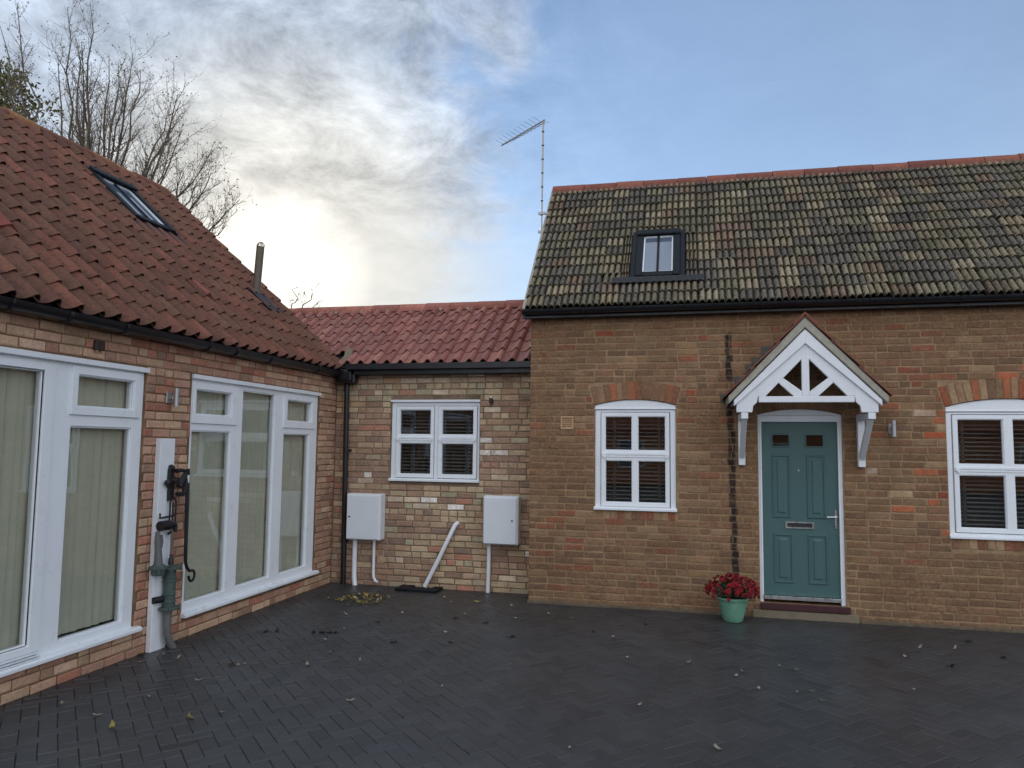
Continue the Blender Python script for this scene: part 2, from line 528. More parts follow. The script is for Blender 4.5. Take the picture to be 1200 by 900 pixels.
# ------------------------------------------------------------------ geometry constants
YC, YL, XL = 8.795, 9.292, -4.694
WC = Matrix.Translation((0, YC, 0))                                     # cottage front: local (u, -outward, z)
WK = Matrix.Translation((0, YL, 0))
WL = Matrix.Translation((XL, 0, 0)) @ Matrix.Rotation(math.pi / 2, 4, 'Z')  # left wing: u runs along +Y

# ------------------------------------------------------------------ ground
mb = MB()
n = 48
mb.add([(400 * math.cos(2 * math.pi * k / n), 400 * math.sin(2 * math.pi * k / n), -.05) for k in range(n)], [tuple(range(n))])
tag(mb.build('ground', M['tarmac']), kind='structure')
mb = MB()
mb.box(XL - .02, 12, -2.5, YL + .02, -.12, -.011)
yard = tag(mb.build('block_paving', M['sand']), kind='structure')

U = .1055
rot45 = Matrix.Rotation(math.radians(45), 4, 'Z')
pv_src = []
for k in range(6):
    q = random.Random(k)
    a_, b_, g, c = U * 2 / 2 - .0014, U / 2 - .0014, .05, .0035
    jz = lambda: q.uniform(-.0012, .0012)
    vs_ = [(-a_, -b_, -g), (a_, -b_, -g), (a_, b_, -g), (-a_, b_, -g), (-a_, -b_, -c), (a_, -b_, -c), (a_, b_, -c), (-a_, b_, -c),
           (-a_ + c, -b_ + c, jz()), (a_ - c, -b_ + c, jz()), (a_ - c, b_ - c, jz()), (-a_ + c, b_ - c, jz())]
    fs = [(8, 9, 10, 11), (4, 5, 9, 8), (5, 6, 10, 9), (6, 7, 11, 10), (7, 4, 8, 11), (0, 1, 5, 4), (1, 2, 6, 5), (2, 3, 7, 6), (3, 0, 4, 7)]
    pv_src.append((vs_, fs))
pv_cols = [(.033, .034, .036), (.036, .037, .039), (.030, .031, .033), (.038, .038, .040)]
pv_me = []
for k, s_ in enumerate(pv_src):
    b = MB()
    b.add(*s_, tint=pv_cols[k % 4])
    pv_me.append(b.mesh('paver', M['paver'], clean=False))
pav = []
for i in range(-110, 130):
    for j in range(-60, 60):
        for kind in (0, 1):
            x, y = i + 2 * j, i - 2 * j
            cx, cy = (x + 1, y + .5) if kind == 0 else (x + .5, y + 2)
            p_ = rot45 @ Vector((cx * U, cy * U, 0))
            p_ = p_ + Vector((-1.0, 4.0, 0))
            if XL - .05 < p_.x < 7.0 and 0.6 < p_.y < YL + .05 and not (p_.x > -1.78 and p_.y > YC + .1):
                zoff = mnoise.noise(p_ * .9) * .004 + rng.uniform(-.0012, .0012)
                tilt = Matrix.Rotation(rng.gauss(0, .006), 4, 'X') @ Matrix.Rotation(rng.gauss(0, .004), 4, 'Y')
                mt = Matrix.Translation((p_.x, p_.y, zoff)) @ rot45 @ Matrix.Rotation(kind * math.pi / 2 + rng.gauss(0, .006), 4, 'Z') @ tilt
                pav.append(((p_ - CAM).length, p_, mt, rng.randrange(6)))
pav.sort(key=lambda q: q[0])
rest, cnt = MB(), 0
for d_, p_, mt, k in pav:
    if cnt < 300 and in_frame(p_, 0):
        place(pv_me[k], 'paver', mt, yard)
        cnt += 1
    else:
        f_ = rng.uniform(.86, 1.14)
        rest.add(*pv_src[k], M_=mt, tint=tuple(c * f_ for c in pv_cols[k % 4]))
tag(rest.build('paving_blocks', M['paver'], yard, clean=False), kind='stuff')

# ------------------------------------------------------------------ bricks
CH, JT = .0790, .010


def brick_src(L, seed, h=CH - JT, ch=.005, wob=.003, depth=.034):
    q = random.Random(seed)
    j = lambda s_=wob: q.uniform(-s_, s_)
    a_, b_ = L / 2, h / 2
    e = .015
    ring = [(-a_, -b_), (a_, -b_), (a_, b_), (-a_, b_)]
    core = [(x + j(.004), j(.0012), z + j(.004)) for x, z in [(-a_ + e, -b_ + e), (a_ - e, -b_ + e), (a_ - e, b_ - e), (-a_ + e, b_ - e)]]
    fr = [(x + j(), .0008 + j(.0016), z + j()) for x, z in [(-a_ + ch, -b_ + ch), (a_ - ch, -b_ + ch), (a_ - ch, b_ - ch), (-a_ + ch, b_ - ch)]]
    md = [(x + j(.0015), ch, z + j(.0015)) for x, z in ring]
    bk = [(x, depth, z) for x, z in ring]
    vs_ = core + fr + md + bk
    fs = [(0, 1, 2, 3)]
    for i in range(4):
        k = (i + 1) % 4
        for l_ in (4, 8, 12):
            fs.append((l_ + i, l_ + k, l_ - 4 + k, l_ - 4 + i))
    return vs_, fs, [1.0] * 4 + [.42] * 4 + [.12] * 4 + [0.0] * 4


def brick_wall(wall, W_, u0, u1, zb, courses, blocked, pal, pick, mat, header_p, seed, proud=.003, wob=.003, ch=.005, limit=300, hcourses=()):
    q = random.Random(seed)
    src, mesh = {}, {}

    def get(kind, ci, v):
        key = (kind, ci, v)
        if key not in mesh:
            s_ = brick_src(.226 if kind else .108, seed * 100 + v * 7 + kind, wob=wob, ch=ch)
            src[key] = s_
            b = MB()
            b.add(s_[0], s_[1], None, pal[ci], s_[2])
            mesh[key] = b.mesh('brick', mat, clean=False)
        return key
    items = []
    for i in range(courses):
        z = zb + i * CH + CH / 2
        u = u0 - (.118 if i % 2 else .0) - q.uniform(0, .05) * (i > 0)
        hc = i in hcourses
        blk = blocked(z)
        while u < u1:
            L = .108 if (hc or q.random() < header_p) else .226
            L *= 1 + q.uniform(-.02, .02)
            a_, b_ = max(u, u0), min(u + L, u1)
            u += L + JT
            segs = [(a_, b_)]
            for h0, h1 in blk:
                new = []
                for s0, s1 in segs:
                    if h1 <= s0 or h0 >= s1:
                        new.append((s0, s1))
                    else:
                        if h0 - s0 > .035: new.append((s0, h0 - .004))
                        if s1 - h1 > .035: new.append((h1 + .004, s1))
                segs = new
            for s0, s1 in segs:
                if s1 - s0 < .03:
                    continue
                kind = 1 if (s1 - s0) > .16 else 0
                c = (s0 + s1) / 2
                ci = pick(c, z, q)
                key = get(kind, ci, q.randrange(3))
                mt = W_ @ Matrix.Translation((c, -proud + q.gauss(0, .0016), z + q.gauss(0, .0016) + .007 * mnoise.noise(Vector((c * .8, z * .6, seed))))) @ Matrix.Rotation(q.gauss(0, .004), 4, 'Y') @ Matrix.Diagonal(((s1 - s0) / (.226 if kind else .108), 1, 1, 1))
                wp = mt.translation
                items.append(((wp - CAM).length, wp.copy(), mt, key, ci))
    items.sort(key=lambda t_: t_[0])
    rest_, cnt_ = MB(), 0
    for d_, p_, mt, key, ci in items:
        if cnt_ < limit and in_frame(p_, 5):
            place(mesh[key], 'brick', mt, wall)
            cnt_ += 1
        else:
            f_ = q.uniform(.87, 1.13)
            rest_.add(src[key][0], src[key][1], mt, tuple(c * f_ for c in pal[ci]), src[key][2])
    if rest_.v:
        tag(rest_.build('brickwork', mat, wall, clean=False), kind='stuff')


def soften(pal, k, sat=1.0, gain=1.0):
    """pull a palette together towards its mean and grey it a little"""
    mean = [sum(c[i] for c in pal) / len(pal) for i in range(3)]
    out = []
    for c in pal:
        c = [mean[i] + (c[i] - mean[i]) * k for i in range(3)]
        g = sum(c) / 3
        out.append(tuple(max(.004, (g + (x - g) * sat) * gain) for x in c))
    return out


def weighted(ws):
    def f(q):
        r_ = q.random() * sum(ws)
        for i, x in enumerate(ws):
            r_ -= x
            if r_ < 0:
                return i
        return len(ws) - 1
    return f


# ---------- windows
def ring_plate(mb, outer, inner, y0, y1, W_):
    mb.plate(outer, [inner], y0, y1, W_)


def pane(win, W_, r, y=.012):
    b = MB()
    b.box(r[0] - .004, r[1] + .004, y, y + .006, r[2] - .004, r[3] + .004, W_)
    p_ = b.build('pane', M['glass'], win)
    b = MB()
    b.plate(r, [(r[0] + .007, r[1] - .007, r[2] + .007, r[3] - .007)], y - .005, y - .0005, W_)
    b.build('gasket', M['upvc_seal'], win)
    return p_


def beads(mb, r, W_, y0, y1, wd=.014):
    mb.plate(r, [(r[0] + wd, r[1] - wd, r[2] + wd, r[3] - wd)], y0, y1, W_)


# ============================================================ LEFT WING (long low wing with tall windows)
lw = thing('brick_wing', (XL - 3, 5.5, 0), 'long low wing of pinkish brick with tall white windows under brown clay pantiles', 'house')
LA = (2.95, 5.64, .235, 2.47)
LB = (6.27, 8.82, .215, 2.48)
shell = MB()
shell.plate((0.8, YL, -.1, 2.88), [LA, LB], .007, .25, WL)
shell.box(-YL - .0, -YL + .25, 0, 0, 0, 0) if False else None
shell.box(XL - 6.0, XL - .26, YL - .02, YL + .05, -.1, 2.6)          # gable to the link
shell.add([(XL - 5.9, YL + .04, 2.6), (XL - .26, YL + .04, 2.6), (XL - 3, YL + .04, 5.3)], [(0, 1, 2)])
shell.box(XL - 6.0, XL - .02, .8, 1.0, -.1, 2.6)
shell.add([(XL - 5.9, .82, 2.6), (XL - .2, .82, 2.6), (XL - 3, .82, 5.3)], [(0, 1, 2)])
shell.box(XL - 6.2, XL - 6.0, .8, YL + .05, -.1, 2.85)
lwall = shell.build('wall', M['mortar_left'], lw, clean=False)
rm = MB()
rm.box(XL - 5.9, XL - .27, 1.02, YL - .05, .0, .02)
rm.box(XL - 3.2, XL - 3.1, 1.02, YL - .05, .02, 2.6)
rm.box(XL - 5.9, XL - .27, 1.02, YL - .05, 2.6, 2.64)
rm.build('interior_room', M['room'], lw)

pal_left = [A(168, 128, 98), A(154, 112, 88), A(176, 142, 106), A(146, 100, 78), A(150, 82, 58), A(132, 68, 50), A(158, 132, 96), A(126, 98, 74), A(186, 152, 120), A(112, 88, 70)]
pal_left = soften([(c[0] * .97, c[1] * 1.0, c[2] * 1.10) for c in pal_left], .66, .86, 1.04)
wl_ = weighted([22, 20, 14, 12, 6, 4, 9, 7, 5, 3])


def pick_left(u, z, q):
    if 5.64 < u < 6.3 and q.random() < .15:
        return 4 + q.randrange(2)
    return wl_(q)


brick_wall(lwall, WL, .85, YL - .006, -.01, 37, lambda z: [(h[0] - .002, h[1] + .002) for h in (LA, LB) if h[2] - .035 < z < h[3] + .035], pal_left, pick_left, M['brick_left'], .30, 3, proud=.004, wob=.0045, ch=.007)


def left_window(rect, holes, sashes, name):
    """rect = outer frame; holes = glass openings; sashes = opening lights standing proud"""
    f = MB()
    f.plate((rect[0] + .004, rect[1] - .004, rect[2] + .004, rect[3] - .004), holes, .022, .09, WL)
    for h in holes:
        beads(f, h, WL, .034, .085, .012)
    win = f.build('window', M['upvc'], lw, bevel=.003)
    for s_, h in sashes:
        b = MB()
        b.plate(s_, [h], .004, .05, WL)
        beads(b, h, WL, .014, .05, .010)
        b.build('sash', M['upvc'], win, bevel=.004)
    b = MB()
    b.box(rect[0] - .004, rect[1] + .014, -.022, .06, rect[3] - .012, rect[3] + .032, WL)
    b.build('head_cap', M['upvc'], win, bevel=.004)
    b = MB()
    b.add([(u, y, z) for u in (rect[0] - .02, rect[1] + .045) for y, z in ((-.055, rect[2] - .022), (.06, rect[2] - .022), (.06, rect[2] + .022), (-.035, rect[2] + .014), (-.055, rect[2] + .004))],
          [(0, 1, 2, 3, 4), (9, 8, 7, 6, 5)] + [(i, i + 5, (i + 1) % 5 + 5, (i + 1) % 5) for i in range(5)], WL)
    b.build('sill', M['upvc'], win, bevel=.002)
    for h in holes:
        pane(win, WL, h, .05)
    for s_, h in sashes:
        g = MB()
        g.plate(s_, [(s_[0] + .004, s_[1] - .004, s_[2] + .004, s_[3] - .004)], .018, .021, WL)
    return win


tl_a = ((4.835, 5.585, 2.055, 2.442), (4.898, 5.512, 2.12, 2.376))
winA = left_window(LA, [(3.05, 4.585, .352, 2.376), tl_a[1], (4.86, 5.516, .315, 1.966)], [tl_a], 'a')
# sliding door ring on the big pane, with its track
b = MB()
b.plate((2.97, 4.68, .30, 2.43), [(3.05, 4.585, .352, 2.376)], .008, .05, WL)
b.build('sash', M['upvc'], winA, bevel=.004)
b = MB()
for k in range(3):
    b.box(3.0, 4.66, -.01 - .012 * k, .02, .285 - .016 * k, .292 - .016 * k, WL)
b.build('track', M['upvc'], winA)
t1_ = ((6.298, 7.035, 2.035, 2.438), (6.348, 6.938, 2.122, 2.371))
t3_ = ((7.978, 8.745, 2.035, 2.438), (8.052, 8.654, 2.115, 2.374))
winB = left_window(LB, [t1_[1], (6.318, 6.96, .31, 1.966), (7.15, 7.806, .315, 2.42), t3_[1], (8.006, 8.632, .31, 1.967)], [t1_, t3_], 'b')


# vertical fabric blinds hanging inside: things of their own
def vblind(label, u0, u1, ztop, zbot, seed):
    q = random.Random(seed)
    o = thing('vertical_blind', WL @ Vector((u0, .2, zbot)), label, 'blind', 'vertical blinds inside the tall windows')
    b = MB()
    b.box(u0, u1, .112, .152, ztop, ztop + .04, WL)
    b.build('headrail', M['upvc'], o)
    prof = [(-.0445, .0), (-.022, -.006), (0, -.008), (.022, -.006), (.0445, .0)]
    s_ = MB()
    vs_ = [(x, y + dy, z) for dy in (0, .0012) for z in (0, ztop - zbot) for x, y in prof]
    fs = [(i, i + 1, i + 6, i + 5) for i in range(4)] + [(i + 10, i + 15, i + 16, i + 11) for i in range(4)]
    s_.add(vs_, fs)
    me = s_.mesh('vane', M['vblind'], smooth=True, clean=False)
    u = u0 + .04
    yaw = -q.uniform(.30, .36)
    while u < u1 - .03:
        place(me, 'vane', WL @ Matrix.Translation((u, .130 + q.uniform(-.003, .003), zbot + q.uniform(0, .006))) @ Matrix.Rotation(yaw + q.gauss(0, .10), 4, 'Z') @ Matrix.Rotation(q.gauss(0, .003), 4, 'Y'), o)
        u += .076
    return o


vblind('pale green fabric vertical blind behind the nearest, largest white window at the left edge', 3.0, 5.636, 2.44, .33, 5)
vblind('pale green fabric vertical blind behind the three-light window right of the old pump', 6.28, 8.815, 2.44, .25, 9)


# ---------- roof tiles
def s_profile(wd, steps):
    return [(x * wd, z) for x, z in steps]


PAN = [(-.06, .010), (.06, .001), (.24, .0), (.44, .006), (.60, .022), (.74, .044), (.86, .050), (.97, .036), (1.03, .012)]


def tile_src(prof, length, lift, thick, seed, taper=0.0):
    q = random.Random(seed)
    n_ = len(prof)
    j = lambda: q.uniform(-.0012, .0012)
    zm = max(z for x, z in prof) or 1
    lf = [lift * (.45 + .75 * max(0, z) / zm) for x, z in prof]
    front = [(x, 0, z + l_ + j()) for (x, z), l_ in zip(prof, lf)]
    back = [(x, length, z + j()) for x, z in prof]
    low = [(x, .001, z + l_ - thick) for (x, z), l_ in zip(prof, lf)]
    lowb = [(x, length * .55, z + lift * .45 - thick) for x, z in prof]
    vs_ = front + back + low + lowb
    fs = [(i, i + 1, n_ + i + 1, n_ + i) for i in range(n_ - 1)]
    fs += [(2 * n_ + i, 2 * n_ + i + 1, i + 1, i) for i in range(n_ - 1)]
    fs += [(n_ - 1, 3 * n_ - 1, 4 * n_ - 1, 2 * n_ - 1), (0, n_, 3 * n_, 2 * n_)]
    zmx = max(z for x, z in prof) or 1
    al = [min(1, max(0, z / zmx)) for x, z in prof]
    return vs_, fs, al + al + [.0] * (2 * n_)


def slope_frame(eave, up, nrm_, along):
    m_ = Matrix.Identity(4)
    for i, v_ in enumerate((along, up, nrm_)):
        for k in range(3):
            m_[k][i] = v_[k]
    m_.translation = eave
    return m_


def tile_roof(roof, F, prof, u0, u1, wd, rows, gauge, length, lift, thick, pal, pick, mat, skip, seed, limit=300, wob=1.0, s0=0.0, hole=None):
    q = random.Random(seed)
    src, mesh = {}, {}
    items = []
    ncol = int((u1 - u0) / wd)
    for i in range(rows):
        for k in range(ncol + 1):
            u = u0 + k * wd
            s_ = s0 + i * gauge
            xs, uu = 1.0, u
            if skip(u + wd / 2, s_ + gauge / 2) and hole is None:
                continue
            if hole and hole[2] < s_ + gauge * .5 < hole[3] and u < hole[1] and u + wd > hole[0]:
                a_, b_ = (u, hole[0]) if u < hole[0] else (hole[1], u + wd)
                xs, uu = (b_ - a_) / wd, a_
                if b_ <= a_ or xs < .18:
                    continue
            ci = pick(u, s_, q)
            key = (ci, q.randrange(2))
            if key not in mesh:
                src[key] = tile_src(prof, length, lift, thick, seed + key[1])
                b = MB()
                b.add(src[key][0], src[key][1], None, pal[ci], src[key][2])
                me = b.mesh('roof_tile', mat, clean=False)
                me.polygons.foreach_set('use_smooth', [True] * len(me.polygons))
                me.set_sharp_from_angle(angle=math.radians(50))
                mesh[key] = me
            mt = F @ Matrix.Translation((uu + q.gauss(0, .0022) * wob, s_ + q.gauss(0, .004) * wob, q.uniform(0, .003) * wob)) @ Matrix.Rotation(q.gauss(0, .008) * wob, 4, 'Z') @ Matrix.Rotation(q.gauss(0, .006) * wob, 4, 'Y') @ Matrix.Diagonal((xs, 1, 1, 1))
            p_ = mt @ Vector((wd / 2, gauge / 2, lift))
            items.append(((p_ - CAM).length, p_, mt, key, ci))
    items.sort(key=lambda t_: t_[0])
    rest_, cnt_ = MB(), 0
    for d_, p_, mt, key, ci in items:
        if cnt_ < limit and in_frame(p_, 8):
            place(mesh[key], 'roof_tile', mt, roof)
            cnt_ += 1
        else:
            f_ = q.uniform(.85, 1.15)
            rest_.add(src[key][0], src[key][1], mt, tuple(c * f_ for c in pal[ci]), src[key][2])
    if rest_.v:
        o = rest_.build('tiling', mat, roof, clean=False)
        o.data.polygons.foreach_set('use_smooth', [True] * len(o.data.polygons))
        o.data.set_sharp_from_angle(angle=math.radians(50))
        tag(o, kind='stuff')


def ridge_row(roof, a, b_, seg, r, mat, pal, seed, squash=.8, n_=9, drop=.35):
    """half-round ridge tiles laid end to end from a to b"""
    q = random.Random(seed)
    a, b_ = Vector(a), Vector(b_)
    L = (b_ - a).length
    d = (b_ - a).normalized()
    sd = d.cross(Vector((0, 0, 1))).normalized()
    k = 0.0
    while k < L - .05:
        ln = min(seg * q.uniform(.9, 1.1), L - k)
        b = MB()
        vs_, fs = [], []
        jz = q.gauss(0, .004)
        for e, (t_, rr) in enumerate(((k + .004, r), (k + ln - .004, r * .97))):
            for sc in (1.0, .84):
                for i in range(n_):
                    g = -drop + (math.pi + 2 * drop) * i / (n_ - 1)
                    vs_.append(a + d * t_ + sd * (math.cos(g) * rr * sc) + Vector((0, 0, math.sin(g) * rr * sc * squash + jz)))
        o1, i1, o2, i2 = 0, n_, 2 * n_, 3 * n_
        for i in range(n_ - 1):
            fs += [(o1 + i, o1 + i + 1, o2 + i + 1, o2 + i), (i1 + i + 1, i1 + i, i2 + i, i2 + i + 1), (o1 + i + 1, o1 + i, i1 + i, i1 + i + 1), (o2 + i, o2 + i + 1, i2 + i + 1, i2 + i)]
        b.add(vs_, fs, None, pal[q.randrange(len(pal))])
        b.build('ridge_tile', mat, roof, smooth=True)
        k += ln


s42, c42 = math.sin(math.radians(42)), math.cos(math.radians(42))
FL = slope_frame(Vector((-4.574, 0, 2.832)), Vector((-c42, 0, s42)), Vector((s42, 0, c42)), Vector((0, 1, 0)))
LS = 4.12
b = MB()
b.box(.7, 9.33, .02, LS, -.09, -.012, FL)
b.box(.7, 9.33, LS - .001, LS + .02, -.09, -.012, FL)
# back slope
FLb = slope_frame(Vector((-4.574 - 2 * LS * c42, 0, 2.832)), Vector((c42, 0, s42)), Vector((-s42, 0, c42)), Vector((0, 1, 0)))
b.box(.7, 9.33, .0, LS, -.09, .02, FLb)
lroof = b.build('roof', M['frame_black'], lw)
pal_pan = [A(104, 56, 46), A(92, 50, 42), A(114, 64, 50), A(84, 48, 44), A(106, 66, 54), A(120, 60, 48), A(96, 62, 50)]
pal_pan = soften([(c[0], c[1] * 1.09, c[2] * .80) for c in pal_pan], .46, .80, .84)
SKL = (7.235, 8.02, 2.42, 3.36)   # left roof window (along, up the slope)
tile_roof(lroof, FL, s_profile(.2, PAN), 1.14, 9.2, .2, 14, .293, .375, .024, .010, pal_pan, lambda u, s_, q: q.randrange(7), M['pantile_old'],
          lambda u, s_: SKL[0] - .02 < u < SKL[1] + .02 and SKL[2] - .06 < s_ < SKL[3] + .06, 21, wob=1.7, hole=(SKL[0] - .005, SKL[1] + .005, SKL[2] - .10, SKL[3] + .05))
pal_ro = [A(112, 74, 52), A(98, 60, 46), A(126, 88, 58)]
rz = 2.82 + LS * s42 + .0
rx = -4.574 - LS * c42
ridge_row(lroof, (rx, .9, rz - .03), (rx, 9.31, rz - .03), .42, .125, M['ridge_old'], pal_ro, 4)
# raised vent tiles
for u, s_ in ((4.62, 1.02), (7.06, .93)):
    b = MB()
    b.add([(0, -.02, .03), (.19, -.02, .03), (.095, -.02, .085), (0, .30, .035), (.19, .30, .035), (.095, .30, .035), (.0, -.02, .015), (.19, -.02, .015)],
          [(0, 2, 5, 3), (2, 1, 4, 5), (6, 7, 1, 2, 0)], FL @ Matrix.Translation((u, s_, .012)), A(112, 58, 50))
    b.build('vent_tile', M['pantile_old'], lroof)


def roof_window(roof, F, r, fl, inner_white=True, bars=1, hmul=1.0):
    """roof window in the slope plane: r=(u0,u1,s0,s1)"""
    u0, u1, s0, s1 = r
    u0, u1 = u0 + fl, u1 - fl
    t_ = .085
    f = MB()
    f.box(u0, u0 + t_, s0, s1, -.05, .085, F)
    f.box(u1 - t_, u1, s0, s1, -.05, .085, F)
    f.box(u0 + t_, u1 - t_, s1 - t_, s1, -.05, .084, F)
    f.box(u0 + t_, u1 - t_, s0, s0 + t_, -.05, .075, F)
    f.box(u0 - fl, u0, s0 - .02, s1 + .03, .0, .068, F)
    f.box(u1, u1 + fl, s0 - .02, s1 + .03, .0, .068, F)
    f.box(u0, u1, s1, s1 + .05, .0, .069, F)
    win = f.build('roof_window', M['frame_black'], roof.parent, bevel=.006)
    b = MB()
    b.box(u0 - .01, u1 + .01, s1 - .10, s1 + .005, .086, .115, F)
    b.build('top_casing', M['frame_black'], win, bevel=.012)
    b = MB()
    e = .016
    b.box(u0 + t_, u0 + t_ + e, s0 + t_, s1 - t_, .0, .055, F)
    b.box(u1 - t_ - e, u1 - t_, s0 + t_, s1 - t_, .0, .055, F)
    b.box(u0 + t_ + e, u1 - t_ - e, s0 + t_, s0 + t_ + e * 1.6, .0, .056, F)
    b.box(u0 + t_ + e, u1 - t_ - e, s1 - t_ - e, s1 - t_, .0, .056, F)
    b.build('sash', M['upvc'] if inner_white else M['frame_black'], win)
    b = MB()
    b.box((u0 + u1) / 2 - .014, (u0 + u1) / 2 + .014, s0 + t_, s1 - t_, .03, .06, F)
    b.build('glazing_bar', M['frame_black'], win)
    for a_, c_ in ((u0 + t_ + e, (u0 + u1) / 2 - .014), ((u0 + u1) / 2 + .014, u1 - t_ - e)):
        b = MB()
        b.box(a_, c_, s0 + t_ + e, s1 - t_ - e, .036, .042, F)
        b.build('pane', M['glass_roof'], win)
    return win


m, t = new_mat('roof_window_glass')
finish(t, (.10, .13, .18), .04, None, spec=.5, IOR=2.3)
M['glass_roof'] = m
roof_window(lroof, FL, SKL, .03)
b = MB()
b.box(SKL[0] - .08, SKL[1] + .16, SKL[2] - .20, SKL[2] - .02, .030, .038, FL)
b.build('apron_flashing', M['lead'], lw)

# gutter of the left wing: half round with brackets and a corner box
gut = thing('gutter', (XL + .15, 5, 2.80), 'black half-round gutter along the eave of the left wing', 'gutter')
b = MB()
n_ = 9
vs_, fs = [], []
for y in (.8, 9.16):
    for sc in (.072, .067):
        for i in range(n_):
            g = math.pi + math.pi * i / (n_ - 1)
            vs_.append((XL + .100 + math.cos(g) * sc, y, 2.824 + math.sin(g) * sc))
for i in range(n_ - 1):
    fs += [(i, i + 1, 2 * n_ + i + 1, 2 * n_ + i), (n_ + i + 1, n_ + i, 3 * n_ + i, 3 * n_ + i + 1), (i + 1, i, n_ + i, n_ + i + 1)]
fs += [(0, 2 * n_, 3 * n_, n_), (n_ - 1, 2 * n_ - 1, 4 * n_ - 1, 3 * n_ - 1)]
b.add(vs_, fs)
b.build('trough', M['black'], gut, smooth=True)
for y in (2.0, 3.05, 4.12, 5.2, 6.3, 7.4, 8.5):
    b = MB()
    b.tube([(XL + .100 + math.cos(g) * .075, y, 2.824 + math.sin(g) * .075) for g in [math.pi + math.pi * i / 8 for i in range(9)]], .011, 4)
    b.box(XL + .01, XL + .035, y - .012, y + .012, 2.78, 2.83)
    b.build('bracket', M['black'], gut)
for y in (4.62, 6.75):
    b = MB()
    b.tube([(XL + .100 + math.cos(g) * .073, y, 2.824 + math.sin(g) * .073) for g in [math.pi + math.pi * i / 8 for i in range(9)]], .016, 4)
    b.build('union_joint', M['black'], gut)
b = MB()
b.box(XL + .006, XL + .024, .8, 9.2, 2.775, 2.87)
b.build('fascia_board', M['black'], lw, bevel=.004)

# ============================================================ LINK (low middle range)
lk = thing('link_range', (-3.3, 10, 0), 'low middle range of buff brick with red pantile roof between the two taller wings', 'house')
KW = (-3.885, -2.652, 1.372, 2.435)
b = MB()
b.plate((XL - .2, -1.6, -.1, 2.95), [KW], .006, .25, WK)
b.box(XL - 3.5, -1.6, 12.2, 12.4, -.1, 2.9)
b.box(XL - .2, -1.6, YL + .25, 12.2, 2.5, 2.55)
b.box(XL + .3, -1.9, YL + 1.6, YL + 1.7, 0, 2.5)
kwall = b.build('wall', M['mortar_link'], lk, clean=False)
pal_link = [A(148, 124, 100), A(136, 108, 88), A(158, 138, 108), A(128, 98, 80), A(142, 112, 84), A(118, 92, 78), A(150, 98, 78), A(176, 160, 136), A(206, 198, 190), A(106, 86, 74), A(138, 130, 104)]
pal_link = soften(pal_link, .88, .95, 1.08)
wk_ = weighted([20, 16, 14, 14, 10, 9, 5, 3, 1.2, 4, 8])
wk_top = weighted([10, 4, 16, 3, 8, 4, 1, 6, 1, 4, 22])
white_spots = [(-3.33, 1.11), (-2.93, 1.02), (-2.46, 1.75), (-2.1, 1.83), (-2.61, 1.91), (-2.5, 2.33), (-2.4, 1.0), (-3.02, 1.02), (-2.45, 1.43), (-3.5, 1.02), (-2.0, .49), (-2.62, 1.75)]


def pick_link(u, z, q):
    for a_, c_ in white_spots:
        if abs(u - a_) < .09 and abs(z - c_) < .035:
            return 8 if q.random() < .7 else 7
    if z > 2.42:
        return wk_top(q)
    if z < 1.2 and q.random() < .12:
        return 2
    if u < -3.9 and z < 2.3 and q.random() < .6:
        return (1, 3, 5)[q.randrange(3)]
    return wk_(q)


brick_wall(kwall, WK, XL + .006, -1.876, -.02, 37, lambda z: [(KW[0] - .002, KW[1] + .002)] if KW[2] - .035 < z < KW[3] + .035 else [], pal_link, pick_link, M['brick_link'], .12, 5, proud=.003, wob=.0045, ch=.007, hcourses=(4, 12, 20, 28, 33))


def horn(mb, u, z, sgn, y0, y1, W_):
    """little curved horn under a mock sash meeting rail"""
    mb.prism([(u, z + .03), (u + sgn * .045, z + .03), (u + sgn * .045, z - .012), (u + sgn * .032, z - .03), (u + sgn * .018, z - .006), (u, z + .002)], y0, y1, W_)


